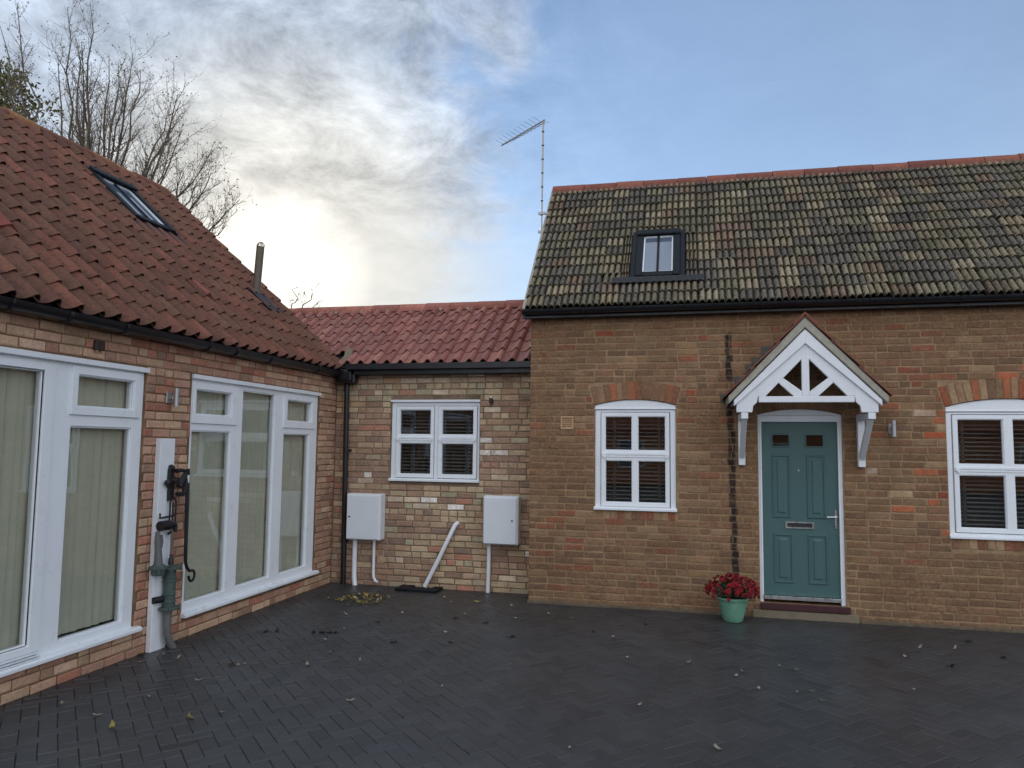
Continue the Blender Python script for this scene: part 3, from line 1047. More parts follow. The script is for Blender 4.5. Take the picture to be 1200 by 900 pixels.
def mock_sash(house, W_, outer, upper, lower, sill_z, seed, arch=None, mid=None, split=None):
    """white casement made to look like sashes. outer rect, lists of upper/lower panes"""
    f = MB()
    holes = upper + lower
    f.plate((outer[0] + .003, outer[1] - .003, outer[2], outer[3] - .002), [(min(h[0] for h in holes) - .050, max(h[1] for h in holes) + .050, min(h[2] for h in lower) - .050, max(h[3] for h in upper) + .050)], .028, .095, W_)
    if split is not None:
        um = (upper[0][1] + upper[1][0]) / 2
        f.box(um - .024, um + .024, .027, .094, min(h[2] for h in lower) - .05, max(h[3] for h in upper) + .05, W_)
    win = f.build('window', M['upvc'], house, bevel=.004)
    groups = [(0, len(upper))] if split is None else [(i, i + 1) for i in range(len(upper))]
    for i0, i1 in groups:
        up, lo = upper[i0:i1], lower[i0:i1]
        so = (up[0][0] - .043, up[-1][1] + .043, lo[0][2] - .043, up[0][3] + .043)
        b = MB()
        b.plate(so, up + lo, .014, .06, W_)
        zr = up[0][2] - .038
        for h in up + lo:
            beads(b, h, W_, .024, .06, .009)
        b.box(so[0] + .014, so[1] - .014, .002, .02, zr - .014, zr + .014, W_)
        b.box(so[0] + .020, so[1] - .020, .006, .02, zr - .040, zr - .018, W_)
        horn(b, so[0] + .006, zr - .03, 1, -.006, .02, W_)
        horn(b, so[1] - .006, zr - .03, -1, -.006, .02, W_)
        b.build('sash', M['upvc'], win, bevel=.0025)
    b = MB()
    b.add([(u, y, z) for u in (outer[0] - .008, outer[1] + .008) for y, z in ((-.035, sill_z - .004), (.09, sill_z - .004), (.09, sill_z + .036), (.02, sill_z + .036), (-.035, sill_z + .022))],
          [(0, 1, 2, 3, 4), (9, 8, 7, 6, 5)] + [(i, i + 5, (i + 1) % 5 + 5, (i + 1) % 5) for i in range(5)], W_)
    b.build('sill', M['upvc'], win, bevel=.003)
    for h in holes:
        pane(win, W_, h, .045)
    return win


def venetian(label, W_, u0, u1, z0, z1, tapes):
    o = thing('venetian_blind', W_ @ Vector(((u0 + u1) / 2, .16, z0)), label, 'blind', 'dark slatted blinds inside the small windows')
    b = MB()
    b.box(u0, u1, .125, .18, z1, z1 + .04, W_)
    b.build('headrail', M['slat'], o)
    s_ = MB()
    s_.box(-(u1 - u0) / 2, (u1 - u0) / 2, -.024, .024, -.0015, .0015)
    me = s_.mesh('slat', M['slat'])
    z = z0
    while z < z1 - .02:
        place(me, 'slat', W_ @ Matrix.Translation(((u0 + u1) / 2, .152, z)) @ Matrix.Rotation(.30, 4, 'X'), o)
        z += .046
    for u in tapes:
        b = MB()
        b.box(u - .014, u + .014, .124, .1245, z0 - .01, z1, W_)
        b.box(u - .014, u + .014, .179, .1795, z0 - .01, z1, W_)
        b.build('ladder_tape', M['tape'], o)
    return o


wk = mock_sash(lk, WK, KW, [(-3.768, -3.325, 1.984, 2.318), (-3.178, -2.736, 1.984, 2.318)], [(-3.762, -3.320, 1.462, 1.875), (-3.176, -2.735, 1.462, 1.875)], 1.375, 1, split=True)
b = MB()
b.box(KW[0] - .005, KW[1] + .005, -.012, .05, KW[3] - .018, KW[3] + .012, WK)
b.build('head_cap', M['upvc'], wk, bevel=.003)
venetian('dark slatted blind behind the square white window in the low middle range', WK, KW[0] + .06, KW[1] - .06, 1.44, 2.36, (-3.63, -3.27, -2.85))

s35, c35 = math.sin(math.radians(35)), math.cos(math.radians(35))
FK = slope_frame(Vector((0, 9.172, 2.905)), Vector((0, c35, s35)), Vector((0, -s35, c35)), Vector((1, 0, 0)))
KS = 1.80
b = MB()
b.box(-8.2, -1.885, .02, KS, -.08, -.012, FK)
FKb = slope_frame(Vector((0, 9.172 + 2 * KS * c35, 2.905)), Vector((0, -c35, s35)), Vector((0, s35, c35)), Vector((-1, 0, 0)))
b.box(1.885, 8.2, .02, KS, -.08, .02, FKb)
kroof = b.build('roof', M['frame_black'], lk)
pal_pn = [A(134, 82, 78), A(142, 88, 80), A(126, 74, 70), A(150, 98, 88), A(132, 86, 84)]
pal_pn = soften([(c[0], c[1], c[2] * .88) for c in pal_pn], .7, .85, .95)


def skip_k(u, s_):
    return u < -4.62 and s_ < .3 or u < -6.6


tile_roof(kroof, FK, s_profile(.19, PAN), -6.72, -2.06, .19, 6, .298, .36, .028, .015, pal_pn, lambda u, s_, q: q.randrange(5), M['pantile_new'], skip_k, 31, wob=.6)
kr = Vector((0, 9.172 + KS * c35, 2.905 + KS * s35))
ridge_row(kroof, (-8.1, kr.y, kr.z - .018), (-1.90, kr.y, kr.z - .018), .43, .125, M['ridge_red'], [A(132, 84, 74), A(142, 92, 78), A(124, 78, 66)], 8)
b = MB()
for k in range(9):
    b.box(-1.92 - .43 * k - .02, -1.92 - .43 * k + .012, kr.y - .13, kr.y - .10, kr.z - .06, kr.z - .02)
tag(b.build('mortar_bedding', M['sandface'], kroof), kind='stuff')
b = MB()
b.box(XL + .22, -1.885, 9.13, 9.16, 2.775, 2.925)
b.box(XL + .22, -1.885, 9.16, YL, 2.775, 2.80)
b.build('fascia', M['black'], lk, bevel=.006)
b = MB()
b.box(-1.96, -1.885, .0, .16, .03, .12, FK)
b.build('lead_soaker', M['lead'], lk)
# gutter along the link
g2 = thing('gutter', (-3.2, 9.09, 2.86), 'black square gutter under the red pantiles of the low middle range', 'gutter')
b = MB()
b.box(XL + .24, -1.90, 9.055, 9.062, 2.84, 2.915)
b.box(XL + .24, -1.90, 9.062, 9.128, 2.84, 2.847)
b.build('trough', M['black'], g2)
for x in (-4.1, -3.2, -2.3):
    b = MB()
    b.box(x - .015, x + .015, 9.050, 9.054, 2.850, 2.92)
    b.build('bracket', M['black'], g2)

# corner box, lead valley end and downpipe
cb = thing('downpipe', (-4.5, 9.235, 0), 'black round downpipe with a corner box in the angle of the two wings', 'downpipe')
b = MB()
b.tube([(-4.485, 9.238, -.01), (-4.50, 9.238, 1.3), (-4.515, 9.238, 2.70)], .034, 14)
b.build('pipe', M['black'], cb, smooth=True)
b = MB()
b.box(XL + .08, -4.36, 9.13, 9.262, 2.665, 2.85)
b.box(XL + .11, -4.40, 9.10, 9.13, 2.70, 2.83)
b.build('corner_box', M['black'], cb, bevel=.012)
for z in (.55, 1.75):
    b = MB()
    b.tube([(-4.492, 9.238, z), (-4.492, 9.238, z + .035)], .040, 14)
    b.box(-4.55, -4.44, 9.262, 9.29, z + .004, z + .03)
    b.build('clip', M['black'], cb)
b = MB()
b.add([(-4.60, 9.20, 2.88), (-4.44, 9.20, 2.90), (-4.58, 9.34, 3.20), (-4.50, 9.32, 3.15), (-4.60, 9.26, 2.88), (-4.44, 9.26, 2.88), (-4.58, 9.38, 3.18), (-4.50, 9.36, 3.13)],
      [(0, 1, 3, 2), (5, 4, 6, 7), (0, 2, 6, 4), (1, 5, 7, 3), (2, 3, 7, 6), (0, 4, 5, 1)])
b.build('lead_valley', M['concrete'], lk)

# ============================================================ COTTAGE (right)
ct = thing('brick_cottage', (1.5, 10.6, 0), 'brown brick cottage with mossy tiled roof, red ridge, teal door and gabled white porch', 'house')
CW = (-1.092, -.150, 1.12, 2.292)      # left window
CR = (2.670, 3.846, .936, 2.268)       # right window
CD = (.750, 1.637, .16, 2.228)         # door
ARCH = [(CW, 2.342, 2.407, .215), (CR, 2.319, 2.404, .225), (CD, 2.234, 2.297, .12)]
X0, X1 = -1.876, 7.2
CB = 12.34
b = MB()
b.plate((X0 + .004, X1, -.1, 3.43), [(r[0], r[1], r[2], zp) for r, zs_, zp, th in ARCH], .0045, .26, WC)
b.box(X0 + .004, X0 + .24, YC + .26, CB, -.1, 3.4)
b.add([(X0 + .01, YC + .02, 3.40), (X0 + .01, CB, 3.40), (X0 + .01, 10.567, 5.54)], [(0, 1, 2)])
b.add([(X1, YC + .02, 3.40), (X1, CB, 3.40), (X1, 10.567, 5.54)], [(0, 1, 2)])
b.box(X1 - .24, X1, YC + .26, CB, -.1, 3.4)
b.box(X0, X1, CB, CB + .2, -.1, 3.4)
b.box(X0 + .3, X1 - .3, YC + .27, CB, 2.66, 2.7)
b.box(X0 + .3, X1 - .3, YC + 1.9, YC + 2.0, 0, 2.66)
cwall = b.build('wall', M['mortar_cottage'], ct, clean=False)


def arc_z(r, zs_, zp, u):
    """height of the segmental soffit at u"""
    hw, c = (r[1] - r[0]) / 2, (r[0] + r[1]) / 2
    rise = zp - zs_
    R_ = (hw * hw + rise * rise) / (2 * rise)
    return zp - R_ + math.sqrt(max(0, R_ * R_ - (u - c) ** 2))


def blk_c(z):
    out = []
    for r, zs_, zp, th in ARCH:
        if r[2] - .03 < z < zs_:
            out.append((r[0] - .002, r[1] + .002))
        elif zs_ <= z < zp + th - .012:
            f_ = (z - zs_) / th
            ex = .015 + .055 * min(1, max(0, f_))
            out.append((r[0] - ex, r[1] + ex))
        if r is not CD and r[2] - .115 < z < r[2] - .0:
            out.append((r[0] + .01, r[1] - .01))
    if z < .075:
        out.append((.66, 1.76))
    return out


pal_cot = [A(120, 94, 66), A(110, 84, 60), A(128, 104, 74), A(104, 80, 58), A(116, 84, 62), A(132, 72, 50), A(122, 56, 38), A(92, 74, 58), A(140, 116, 86), A(166, 142, 108), A(112, 96, 70), A(178, 160, 138)]
pal_cot = soften([(c[0], c[1] * .94, c[2] * .96) for c in pal_cot], .76, .97, .97) + [A(150, 72, 48), A(134, 60, 42), A(158, 88, 60), A(168, 142, 110)]
wc_ = weighted([22, 20, 16, 16, 12, 4.0, 1.0, 7, 6, .4, 12, .1, .2, .3, 0, 0])
wc_red = weighted([6, 6, 4, 4, 8, 10, 8, 3, 6, 4, 2, 2, 9, 7, 8, 6])


def pick_cot(u, z, q):
    near = 2.2 < u < 2.72 and .95 < z < 2.85 or 2.6 < u and 2.45 < z < 2.75
    if near and q.random() < .5 * min(1, (u - 1.95) / .6):
        return wc_red(q)
    if 1.85 < u < 2.2 and 1.9 < z < 2.3 and q.random() < .5:
        return (5, 6, 4)[q.randrange(3)]
    if u < -1.15 and z < 1.0 and q.random() < .15:
        return 5
    if z < .6 and q.random() < .35:
        return (10, 7)[q.randrange(2)]
    return wc_(q)


brick_wall(cwall, WC, X0, X1, .0, 43, blk_c, pal_cot, pick_cot, M['brick_cottage'], .28, 8, proud=.002, wob=.0045, ch=.006)

# arches of soldier bricks over the openings, and soldiers under the sills
q = random.Random(77)
for (r, zs_, zp, th), cols_, nb in zip(ARCH, ([8, 5, 14, 4, 8, 2, 12, 8, 5, 4, 14], [7, 12, 8, 12, 13, 8, 14, 9, 12, 13, 10], [1, 4, 0, 3]), (14, 17, 12)):
    cpt = (r[0] + r[1]) / 2
    ring_in = [(r[0] - .01 + (r[1] - r[0] + .02) * i / 16) for i in range(17)]
    flare = .10
    poly = [(u, arc_z(r, zs_, zp, u) + .004) for u in ring_in] + [(cpt + (u - cpt) * (1 + flare), arc_z(r, zs_, zp, u) + th) for u in reversed(ring_in)]
    b = MB()
    b.prism(poly, .006, .1, WC)
    b.build('arch_mortar', M['mortar_cottage'], cwall)
    for i in range(nb):
        a_ = r[0] - .008 + (r[1] - r[0] + .016) * i / nb + .004
        c_ = r[0] - .008 + (r[1] - r[0] + .016) * (i + 1) / nb - .004
        ht = th + q.uniform(-.012, .006)
        pts = [(a_, arc_z(r, zs_, zp, a_) + .005), (c_, arc_z(r, zs_, zp, c_) + .005), (cpt + (c_ - cpt) * (1 + flare), arc_z(r, zs_, zp, c_) + ht), (cpt + (a_ - cpt) * (1 + flare), arc_z(r, zs_, zp, a_) + ht)]
        b = MB()
        b.prism(pts, -.003 + q.uniform(-.002, .002), .08, WC, pal_cot[cols_[q.randrange(len(cols_))]])
        b.build('arch_brick', M['brick_cottage'], cwall, bevel=.005)
    if r is not CD:
        nb2 = int((r[1] - r[0]) / .083)
        for i in range(nb2):
            a_ = r[0] + .012 + i * (r[1] - r[0] - .024) / nb2 + .004
            c_ = a_ + (r[1] - r[0] - .024) / nb2 - .009
            b = MB()
            b.prism([(a_, r[2] - .108), (c_, r[2] - .108), (c_, r[2] - .006), (a_, r[2] - .006)], -.003 + q.uniform(-.002, .002), .06, WC, pal_cot[(8, 9, 5, 8, 2, 0, 6, 4)[q.randrange(8)]])
            b.build('sill_brick', M['brick_cottage'], cwall, bevel=.005)

b = MB()
poly = [(YC - .022, -.02), (YC + .05, -.02), (YC + .05, .04), (YC - .004, .034), (YC - .014, .018)]
for a_, c_ in ((X0 - .008, .64), (1.775, X1)):
    b.add([(x, y, z) for x in (a_, c_) for y, z in poly], [(0, 1, 2, 3, 4), (9, 8, 7, 6, 5)] + [(i, i + 5, (i + 1) % 5 + 5, (i + 1) % 5) for i in range(5)])
b.build('plinth_fillet', M['plinth'], ct)

wc1 = mock_sash(ct, WC, CW, [(-.972, -.653, 1.812, 2.215), (-.590, -.268, 1.812, 2.215)], [(-.970, -.652, 1.205, 1.697), (-.588, -.266, 1.205, 1.697)], 1.122, 2)
wc2 = mock_sash(ct, WC, CR, [(2.778, 3.216, 1.710, 2.192), (3.300, 3.738, 1.710, 2.192)], [(2.778, 3.219, 1.040, 1.600), (3.300, 3.738, 1.040, 1.600)], .938, 3)
for win, (r, zs_, zp, th) in ((wc1, ARCH[0]), (wc2, ARCH[1])):
    us = [r[0] + .002 + (r[1] - r[0] - .004) * i / 20 for i in range(21)]
    b = MB()
    b.prism([(r[0] + .002, r[3] + .004)] + [(u, arc_z(r, zs_, zp, u) - .001) for u in us] + [(r[1] - .002, r[3] + .004)], .018, .09, WC)
    b.box(r[0] - .002, r[1] + .002, .010, .03, r[3] + .002, r[3] + .018, WC)
    b.build('arched_head', M['upvc'], win, bevel=.003)
venetian('dark slatted blind behind the arched window left of the teal door', WC, CW[0] + .06, CW[1] - .06, 1.20, 2.22, (-.87, -.345))
venetian('dark slatted blind behind the arched window at the right edge of the cottage', WC, CR[0] + .06, CR[1] - .06, 1.03, 2.20, (2.86, 3.26, 3.66))

# ---------- door
b = MB()
b.plate((CD[0], CD[1], CD[2], CD[3]), [(.790, 1.590, CD[2] - .01, 2.156)], .03, .10, WC)
b.plate((.772, 1.610, .235, 2.176), [(.791, 1.589, .1, 2.155)], .022, .04, WC)
door = b.build('door', M['upvc'], ct, bevel=.004)
us = [CD[0] + (CD[1] - CD[0]) * i / 20 for i in range(21)]
b = MB()
b.prism([(CD[0], 2.230)] + [(u, arc_z(CD, 2.234, 2.297, u) - .001) for u in us] + [(CD[1], 2.230)], .02, .09, WC)
b.build('arched_head', M['upvc'], door, bevel=.003)
DX = 0.0
WIN = [(.912, 1.082, 1.886, 2.006), (1.267, 1.440, 1.886, 2.006)]
b = MB()
b.plate((.792, 1.588, .238, 2.153), WIN, .052, .095, WC)
leaf = b.build('door_leaf', M['teal'], door, bevel=.002)


def door_panel(r, sill=False):
    b = MB()
    u0, u1, z0, z1 = r
    steps = [(0, .051), (.010, .041), (.020, .041), (.028, .0535), (.050, .0535), (.068, .043)]
    pts = []
    for e, y in steps:
        pts += [(u0 + e, y, z0 + e), (u1 - e, y, z0 + e), (u1 - e, y, z1 - e), (u0 + e, y, z1 - e)]
    fs = []
    for k in range(len(steps) - 1):
        for i in range(4):
            fs.append((k * 4 + i, k * 4 + (i + 1) % 4, (k + 1) * 4 + (i + 1) % 4, (k + 1) * 4 + i))
    k = (len(steps) - 1) * 4
    fs.append((k, k + 1, k + 2, k + 3))
    b.add(pts, fs, WC)
    return b.build('moulded_panel', M['teal'], door)


for r in ((.895, 1.095, 1.085, 1.79), (1.262, 1.462, 1.085, 1.79), (.902, 1.112, .37, .915), (1.262, 1.472, .37, .915)):
    door_panel(r)
for r in WIN:
    b = MB()
    b.plate((r[0] - .018, r[1] + .018, r[2] - .018, r[3] + .018), [r], .044, .06, WC)
    b.build('glazing_frame', M['teal'], door, bevel=.004)
    b = MB()
    b.box(r[0], r[1], .066, .072, r[2], r[3], WC)
    b.build('pane', M['glass'], door)
b = MB()
b.plate((1.030, 1.334, .972, 1.050), [(1.052, 1.312, .990, 1.032)], .038, .056, WC)
b.build('letter_plate', M['chrome'], door, bevel=.003)
b = MB()
b.add([(1.052, .050, .990), (1.312, .050, .990), (1.312, .053, 1.032), (1.052, .053, 1.032), (1.182, .044, .985), (1.182, .047, 1.03)], [(0, 4, 5, 3), (4, 1, 2, 5)], WC)
b.build('letter_flap', M['iron'], door)
b = MB()
b.box(1.543, 1.568, .040, .053, .985, 1.195, WC)
b.build('handle_plate', M['chrome'], door, bevel=.005)
b = MB()
b.tube([WC @ Vector(p) for p in ((1.556, .045, 1.115), (1.556, -.005, 1.115), (1.535, -.012, 1.115), (1.455, -.012, 1.112))], .0095, 8)
b.build('handle', M['chrome'], door, smooth=True)
b = MB()
b.tube([WC @ Vector((1.556, .045, 1.02)), WC @ Vector((1.556, .030, 1.02))], .011, 10)
b.build('lock', M['chrome'], door)
b = MB()
b.tube([WC @ Vector((1.18, .056, 1.615)), WC @ Vector((1.18, .044, 1.615))], .012, 10)
b.build('spy_hole', M['chrome'], door)
b = MB()
b.prism([(.792, .196), (1.588, .196), (1.588, .236), (.792, .236)], .005, .095, WC)
b.build('weather_bar', M['chrome'], door, bevel=.004)
b = MB()
b.box(.755, 1.672, -.03, .11, .092, .158, WC)
b.build('sill', M['redsill'], door, bevel=.004)
b = MB()
b.box(.66, 1.76, -.020, .11, -.05, .082, WC)
step = b.build('door_step', M['concrete'], ct, bevel=.012)
for win, h in ((winA, None),):
    pass

# ---------- porch
po = MB()
FR = 0.60            # projection
cx0 = 1.187
WP = WC


def chev(mb, zt, zl, hw_t, zb, y0, y1):
    pass


porch = MB()
# roof slabs (mortared verge seen from the front)
slope = (3.235 - 2.385) / .80
xl_, xr_ = .40, 1.975
ap = 3.235
porch.prism([(cx0, ap - .115), (cx0, ap), (xl_, ap - slope * (cx0 - xl_)), (xl_ + .012, ap - slope * (cx0 - xl_) - .075)], -FR - .015, -.002, WP)
porch.prism([(cx0, ap - .115), (xr_ - .012, ap - slope * (xr_ - cx0) - .075), (xr_, ap - slope * (xr_ - cx0)), (cx0, ap)], -FR - .015, -.002, WP)
porch_o = porch.build('porch', M['sandface'], ct, bevel=.008)
# tiles on the porch roof
th_ = math.atan(slope)
for sgn in (-1, 1):
    Lp = math.hypot(cx0 - xl_, slope * (cx0 - xl_))
    for i in range(3):
        for k in range(3):
            b = MB()
            s0_, s1_ = Lp - i * Lp / 3 + .02 - (0 if i else .0), Lp - (i + 1) * Lp / 3 - .03
            # distance measured down the slope from the apex
            def P_(sd_, up_):
                return (cx0 + sgn * (math.cos(th_) * sd_ + math.sin(th_) * up_), ap - math.sin(th_) * sd_ + math.cos(th_) * up_)
            poly = [P_(s0_, .020), P_(s0_, .036), P_(max(s1_, .0), .016), P_(max(s1_, .0), .001)]
            ya, yb = -FR - .03 + k * .212, -FR - .03 + (k + 1) * .212 - .006
            b.prism(poly, ya, min(yb, -.004), WP, A(104, 66, 54, rng.uniform(.8, 1.1)))
            b.build('porch_tile', M['ridge_red'], porch_o, bevel=.003)
b = MB()
b.prism([(cx0 - .11, ap - .095), (cx0, ap + .022), (cx0 + .11, ap - .095), (cx0 + .125, ap - .075), (cx0, ap + .052), (cx0 - .125, ap - .075)], -FR - .034, -.003, WP, A(104, 64, 52))
b.build('porch_ridge', M['ridge_red'], porch_o, bevel=.004)


def rafter(mb, apex_out, apex_in, xe, z_out, z_low, y0, y1, sgn):
    """sloping board, apex at cx0, plumb-cut end at xe"""
    mb.prism([(cx0, apex_out), (xe, z_out), (xe, z_low), (cx0, apex_in)][::sgn], y0, y1, WP)


sl1 = (3.111 - 2.361) / (1.192 - .462)
for sgn, xe in ((1, .462), (-1, 1.911)):
    b = MB()
    hw = abs(cx0 - xe)
    z_out = 3.105 - sl1 * hw
    xin = cx0 - sgn * (hw - .075)
    pts = [(cx0, 3.105), (xe, z_out), (xe, z_out - .063), (cx0, 2.955)]
    b.prism(pts, -FR - .004, -FR + .026, WP)
    b.build('barge_board', M['whitewood'], porch_o, bevel=.004)
for sgn, xo, xi in ((1, .489, .650), (-1, 1.879, 1.716)):
    b = MB()
    hw = abs(cx0 - xo)
    z_o = 2.99 - .92 * hw
    pts = [(cx0, 2.99), (xo, z_o), (xo, 2.234), (xi, 2.234), (xi + sgn * .008, 2.300), (xi + sgn * .048, 2.338), (xi + sgn * .060, 2.404), (cx0 - sgn * .402, 2.404), (cx0, 2.830)]
    b.prism(pts, -FR + .020, -FR + .062, WP)
    b.build('truss_rafter', M['whitewood'], porch_o, bevel=.004)
b = MB()
b.box(.715, 1.655, -FR + .014, -FR + .068, 2.338, 2.402, WP)
b.build('tie_beam', M['whitewood'], porch_o, bevel=.005)
b = MB()
b.prism([(1.148, 2.402), (1.222, 2.402), (1.222, 2.80), (cx0, 2.832), (1.148, 2.80)], -FR + .016, -FR + .066, WP)
b.build('king_post', M['whitewood'], porch_o, bevel=.004)
for sgn in (-1, 1):
    b = MB()
    b.prism([(cx0 + sgn * .036, 2.402), (cx0 + sgn * .120, 2.402), (cx0 + sgn * .270, 2.545), (cx0 + sgn * .222, 2.595), (cx0 + sgn * .036, 2.452)], -FR + .02, -FR + .06, WP)
    b.build('strut', M['whitewood'], porch_o, bevel=.004)
b = MB()   # white boarded underside
b.prism([(cx0, ap - .155), (cx0, ap - .118), (xl_ + .06, ap - slope * (cx0 - xl_ - .06) - .118), (xl_ + .06, ap - slope * (cx0 - xl_ - .06) - .150)], -FR + .07, -.004, WP)
b.prism([(cx0, ap - .155), (xr_ - .06, ap - slope * (xr_ - .06 - cx0) - .150), (xr_ - .06, ap - slope * (xr_ - .06 - cx0) - .118), (cx0, ap - .118)], -FR + .07, -.004, WP)
b.build('soffit_lining', M['whitewood'], porch_o)
for x in (.572, 1.815):
    b = MB()
    b.box(x - .036, x + .036, -.072, -.002, 1.665, 2.230, WP)
    b.box(x - .035, x + .035, -FR + .02, -.072, 2.165, 2.232, WP)
    b.prism([(-.0, 0)], 0, 0) if False else None
    pts = [(-.07, 1.735), (-.07, 1.815), (-.46, 2.165), (-.54, 2.165)]
    b.add([(x + sx_ * .028, y, z) for sx_ in (-1, 1) for y, z in pts], [(0, 1, 2, 3), (7, 6, 5, 4), (0, 4, 5, 1), (1, 5, 6, 2), (2, 6, 7, 3), (3, 7, 4, 0)], WP)
    b.build('gallows_bracket', M['whitewood'], porch_o, bevel=.004)
# stepped lead flashing where the porch roof meets the wall
for i, (sx_, zb_, w_, h_) in enumerate([(.835, 2.985, .07, .05), (.735, 2.865, .09, .04), (.655, 2.775, .06, .06), (.545, 2.645, .08, .05)]):
    b = MB()
    b.box(sx_ - w_ / 2, sx_ + w_ / 2 + .06, -.0065, -.001, zb_ - h_ - .03, zb_ + h_ / 2, WC)
    b.build('lead_flashing', M['oldlead'], porch_o)
b = MB()
b.box(.345, .445, -.0068, -.001, 2.375, 2.475, WC)
b.build('lead_flashing', M['oldlead'], porch_o)

# ---------- cottage roof
s48, c48 = math.sin(math.radians(48)), math.cos(math.radians(48))
FC = slope_frame(Vector((0, 8.645, 3.495)), Vector((0, c48, s48)), Vector((0, -s48, c48)), Vector((1, 0, 0)))
CS = 2.872
b = MB()
b.box(-1.915, 7.3, .02, CS - .02, -.07, -.006, FC)
FCb = slope_frame(Vector((0, 8.645 + 2 * CS * c48, 3.495)), Vector((0, -c48, s48)), Vector((0, s48, c48)), Vector((-1, 0, 0)))
b.box(-7.3, 1.915, .02, CS - .02, -.07, .02, FCb)
croof = b.build('roof', M['frame_black'], ct)
ROM = []
for k in range(3):
    ROM += [((k + .0) / 3, -.004), ((k + .20) / 3, .018), ((k + .45) / 3, .028), ((k + .70) / 3, .022), ((k + .90) / 3, .0)]
ROM.append((1.0, -.004))
pal_rom = [A(96, 92, 74), A(84, 82, 76), A(118, 108, 84), A(74, 72, 70), A(128, 116, 88), A(104, 84, 68), A(100, 98, 74), A(140, 130, 104), A(108, 82, 68), A(66, 64, 64)]
pal_rom = soften([(c[0], c[1] * .965, c[2] * 1.03) for c in pal_rom], .68, .95, 1.10)
wr_ = weighted([18, 15, 18, 13, 12, 8, 10, 7, 2.0, 8])
SKC = (-.69, -.035, .50, 1.47)


def pick_rom(u, s_, q):
    return wr_(q)


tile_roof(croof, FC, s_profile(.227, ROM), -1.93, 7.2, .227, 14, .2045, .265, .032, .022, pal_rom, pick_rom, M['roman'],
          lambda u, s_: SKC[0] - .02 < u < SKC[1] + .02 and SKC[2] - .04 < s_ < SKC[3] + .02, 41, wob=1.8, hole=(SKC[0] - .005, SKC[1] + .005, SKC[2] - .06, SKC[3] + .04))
cr_ = Vector((0, 8.645 + CS * c48, 3.495 + CS * s48))
ridge_row(croof, (-1.93, cr_.y, cr_.z - .055), (7.25, cr_.y, cr_.z - .055), .43, .125, M['ridge_red'], [A(108, 64, 52), A(98, 58, 48), A(116, 72, 58)], 15, squash=.85)
b = MB()    # verge of the roof on the left
b.box(-1.955, -1.915, .0, CS, -.075, .012, FC)
b.build('verge', M['sandface'], croof)
roof_window(croof, FC, SKC, .06)
b = MB()
prof = []
nn = 14
vs_ = []
for j_, (s_, h_) in enumerate(((SKC[2] - .02, .075), (SKC[2] - .06, .068), (SKC[2] - .12, .062))):
    for i in range(nn * 2 + 1):
        u = SKC[0] - .21 + (SKC[1] - SKC[0] + .42) * i / (nn * 2)
        vs_.append((u, s_, h_ + (.012 if i % 2 else -.004) * (1 if j_ else .2)))
kk = nn * 2 + 1
fs = [(j_ * kk + i, j_ * kk + i + 1, (j_ + 1) * kk + i + 1, (j_ + 1) * kk + i) for j_ in range(2) for i in range(kk - 1)]
b.add(vs_, fs, FC)
b.build('apron_flashing', M['lead'], croof)
# moss cushions on the tiles
b = MB()
q = random.Random(5)
for k in range(900):
    u, s_ = q.uniform(-1.85, 4.6), q.uniform(.02, CS - .1)
    if mnoise.noise(Vector((u * .8, s_ * .9, 2.0))) + q.uniform(-.35, .35) < .12 or (SKC[0] - .1 < u < SKC[1] + .1 and SKC[2] - .1 < s_ < SKC[3] + .1):
        continue
    rr, hh = q.uniform(.010, .026), q.uniform(.006, .014)
    row = s_ % .2045
    zz_ = .022 * (1 - row / .2045) + .006
    vs_ = [(u + rr * math.cos(g * math.pi / 3) * q.uniform(.7, 1.3), s_ + rr * math.sin(g * math.pi / 3) * q.uniform(.7, 1.5), zz_) for g in range(6)] + [(u, s_, zz_ + hh + .010)]
    b.add(vs_, [(g, (g + 1) % 6, 6) for g in range(6)], FC)
M['moss'] = simple('moss', (.035, .040, .010), .95, var=.5, scale=8, bump=.5)
tag(b.build('moss', M['moss'], croof), kind='stuff')

b = MB()
b.box(-1.955, 7.3, 8.665, 8.70, 3.385, 3.505)
b.box(-1.955, 7.3, 8.70, YC - .001, 3.395, 3.42)
b.build('fascia', M['black'], ct, bevel=.004)
g3 = thing('gutter', (1.5, 8.60, 3.45), 'long black gutter under the eave of the mossy cottage roof', 'gutter')
b = MB()
vs_, fs = [], []
for x in (-1.94, 7.3):
    for sc in (.055, .050):
        for i in range(9):
            g = math.pi + math.pi * i / 8
            vs_.append((x, 8.608 + math.cos(g) * sc, 3.475 + math.sin(g) * sc))
for i in range(8):
    fs += [(i, i + 1, 18 + i + 1, 18 + i), (9 + i + 1, 9 + i, 27 + i, 27 + i + 1), (i + 1, i, 9 + i, 9 + i + 1), (18 + i, 18 + i + 1, 27 + i + 1, 27 + i)]
b.add(vs_, fs)
b.build('trough', M['black'], g3, smooth=True)
for x in (-1.2, -.2, .8, 1.8, 2.8, 3.8, 4.8, 5.8):
    b = MB()
    b.tube([(x, 8.608 + math.cos(g) * .058, 3.475 + math.sin(g) * .058) for g in [math.pi + math.pi * i / 8 for i in range(9)]], .009, 4)
    b.build('bracket', M['black'], g3)

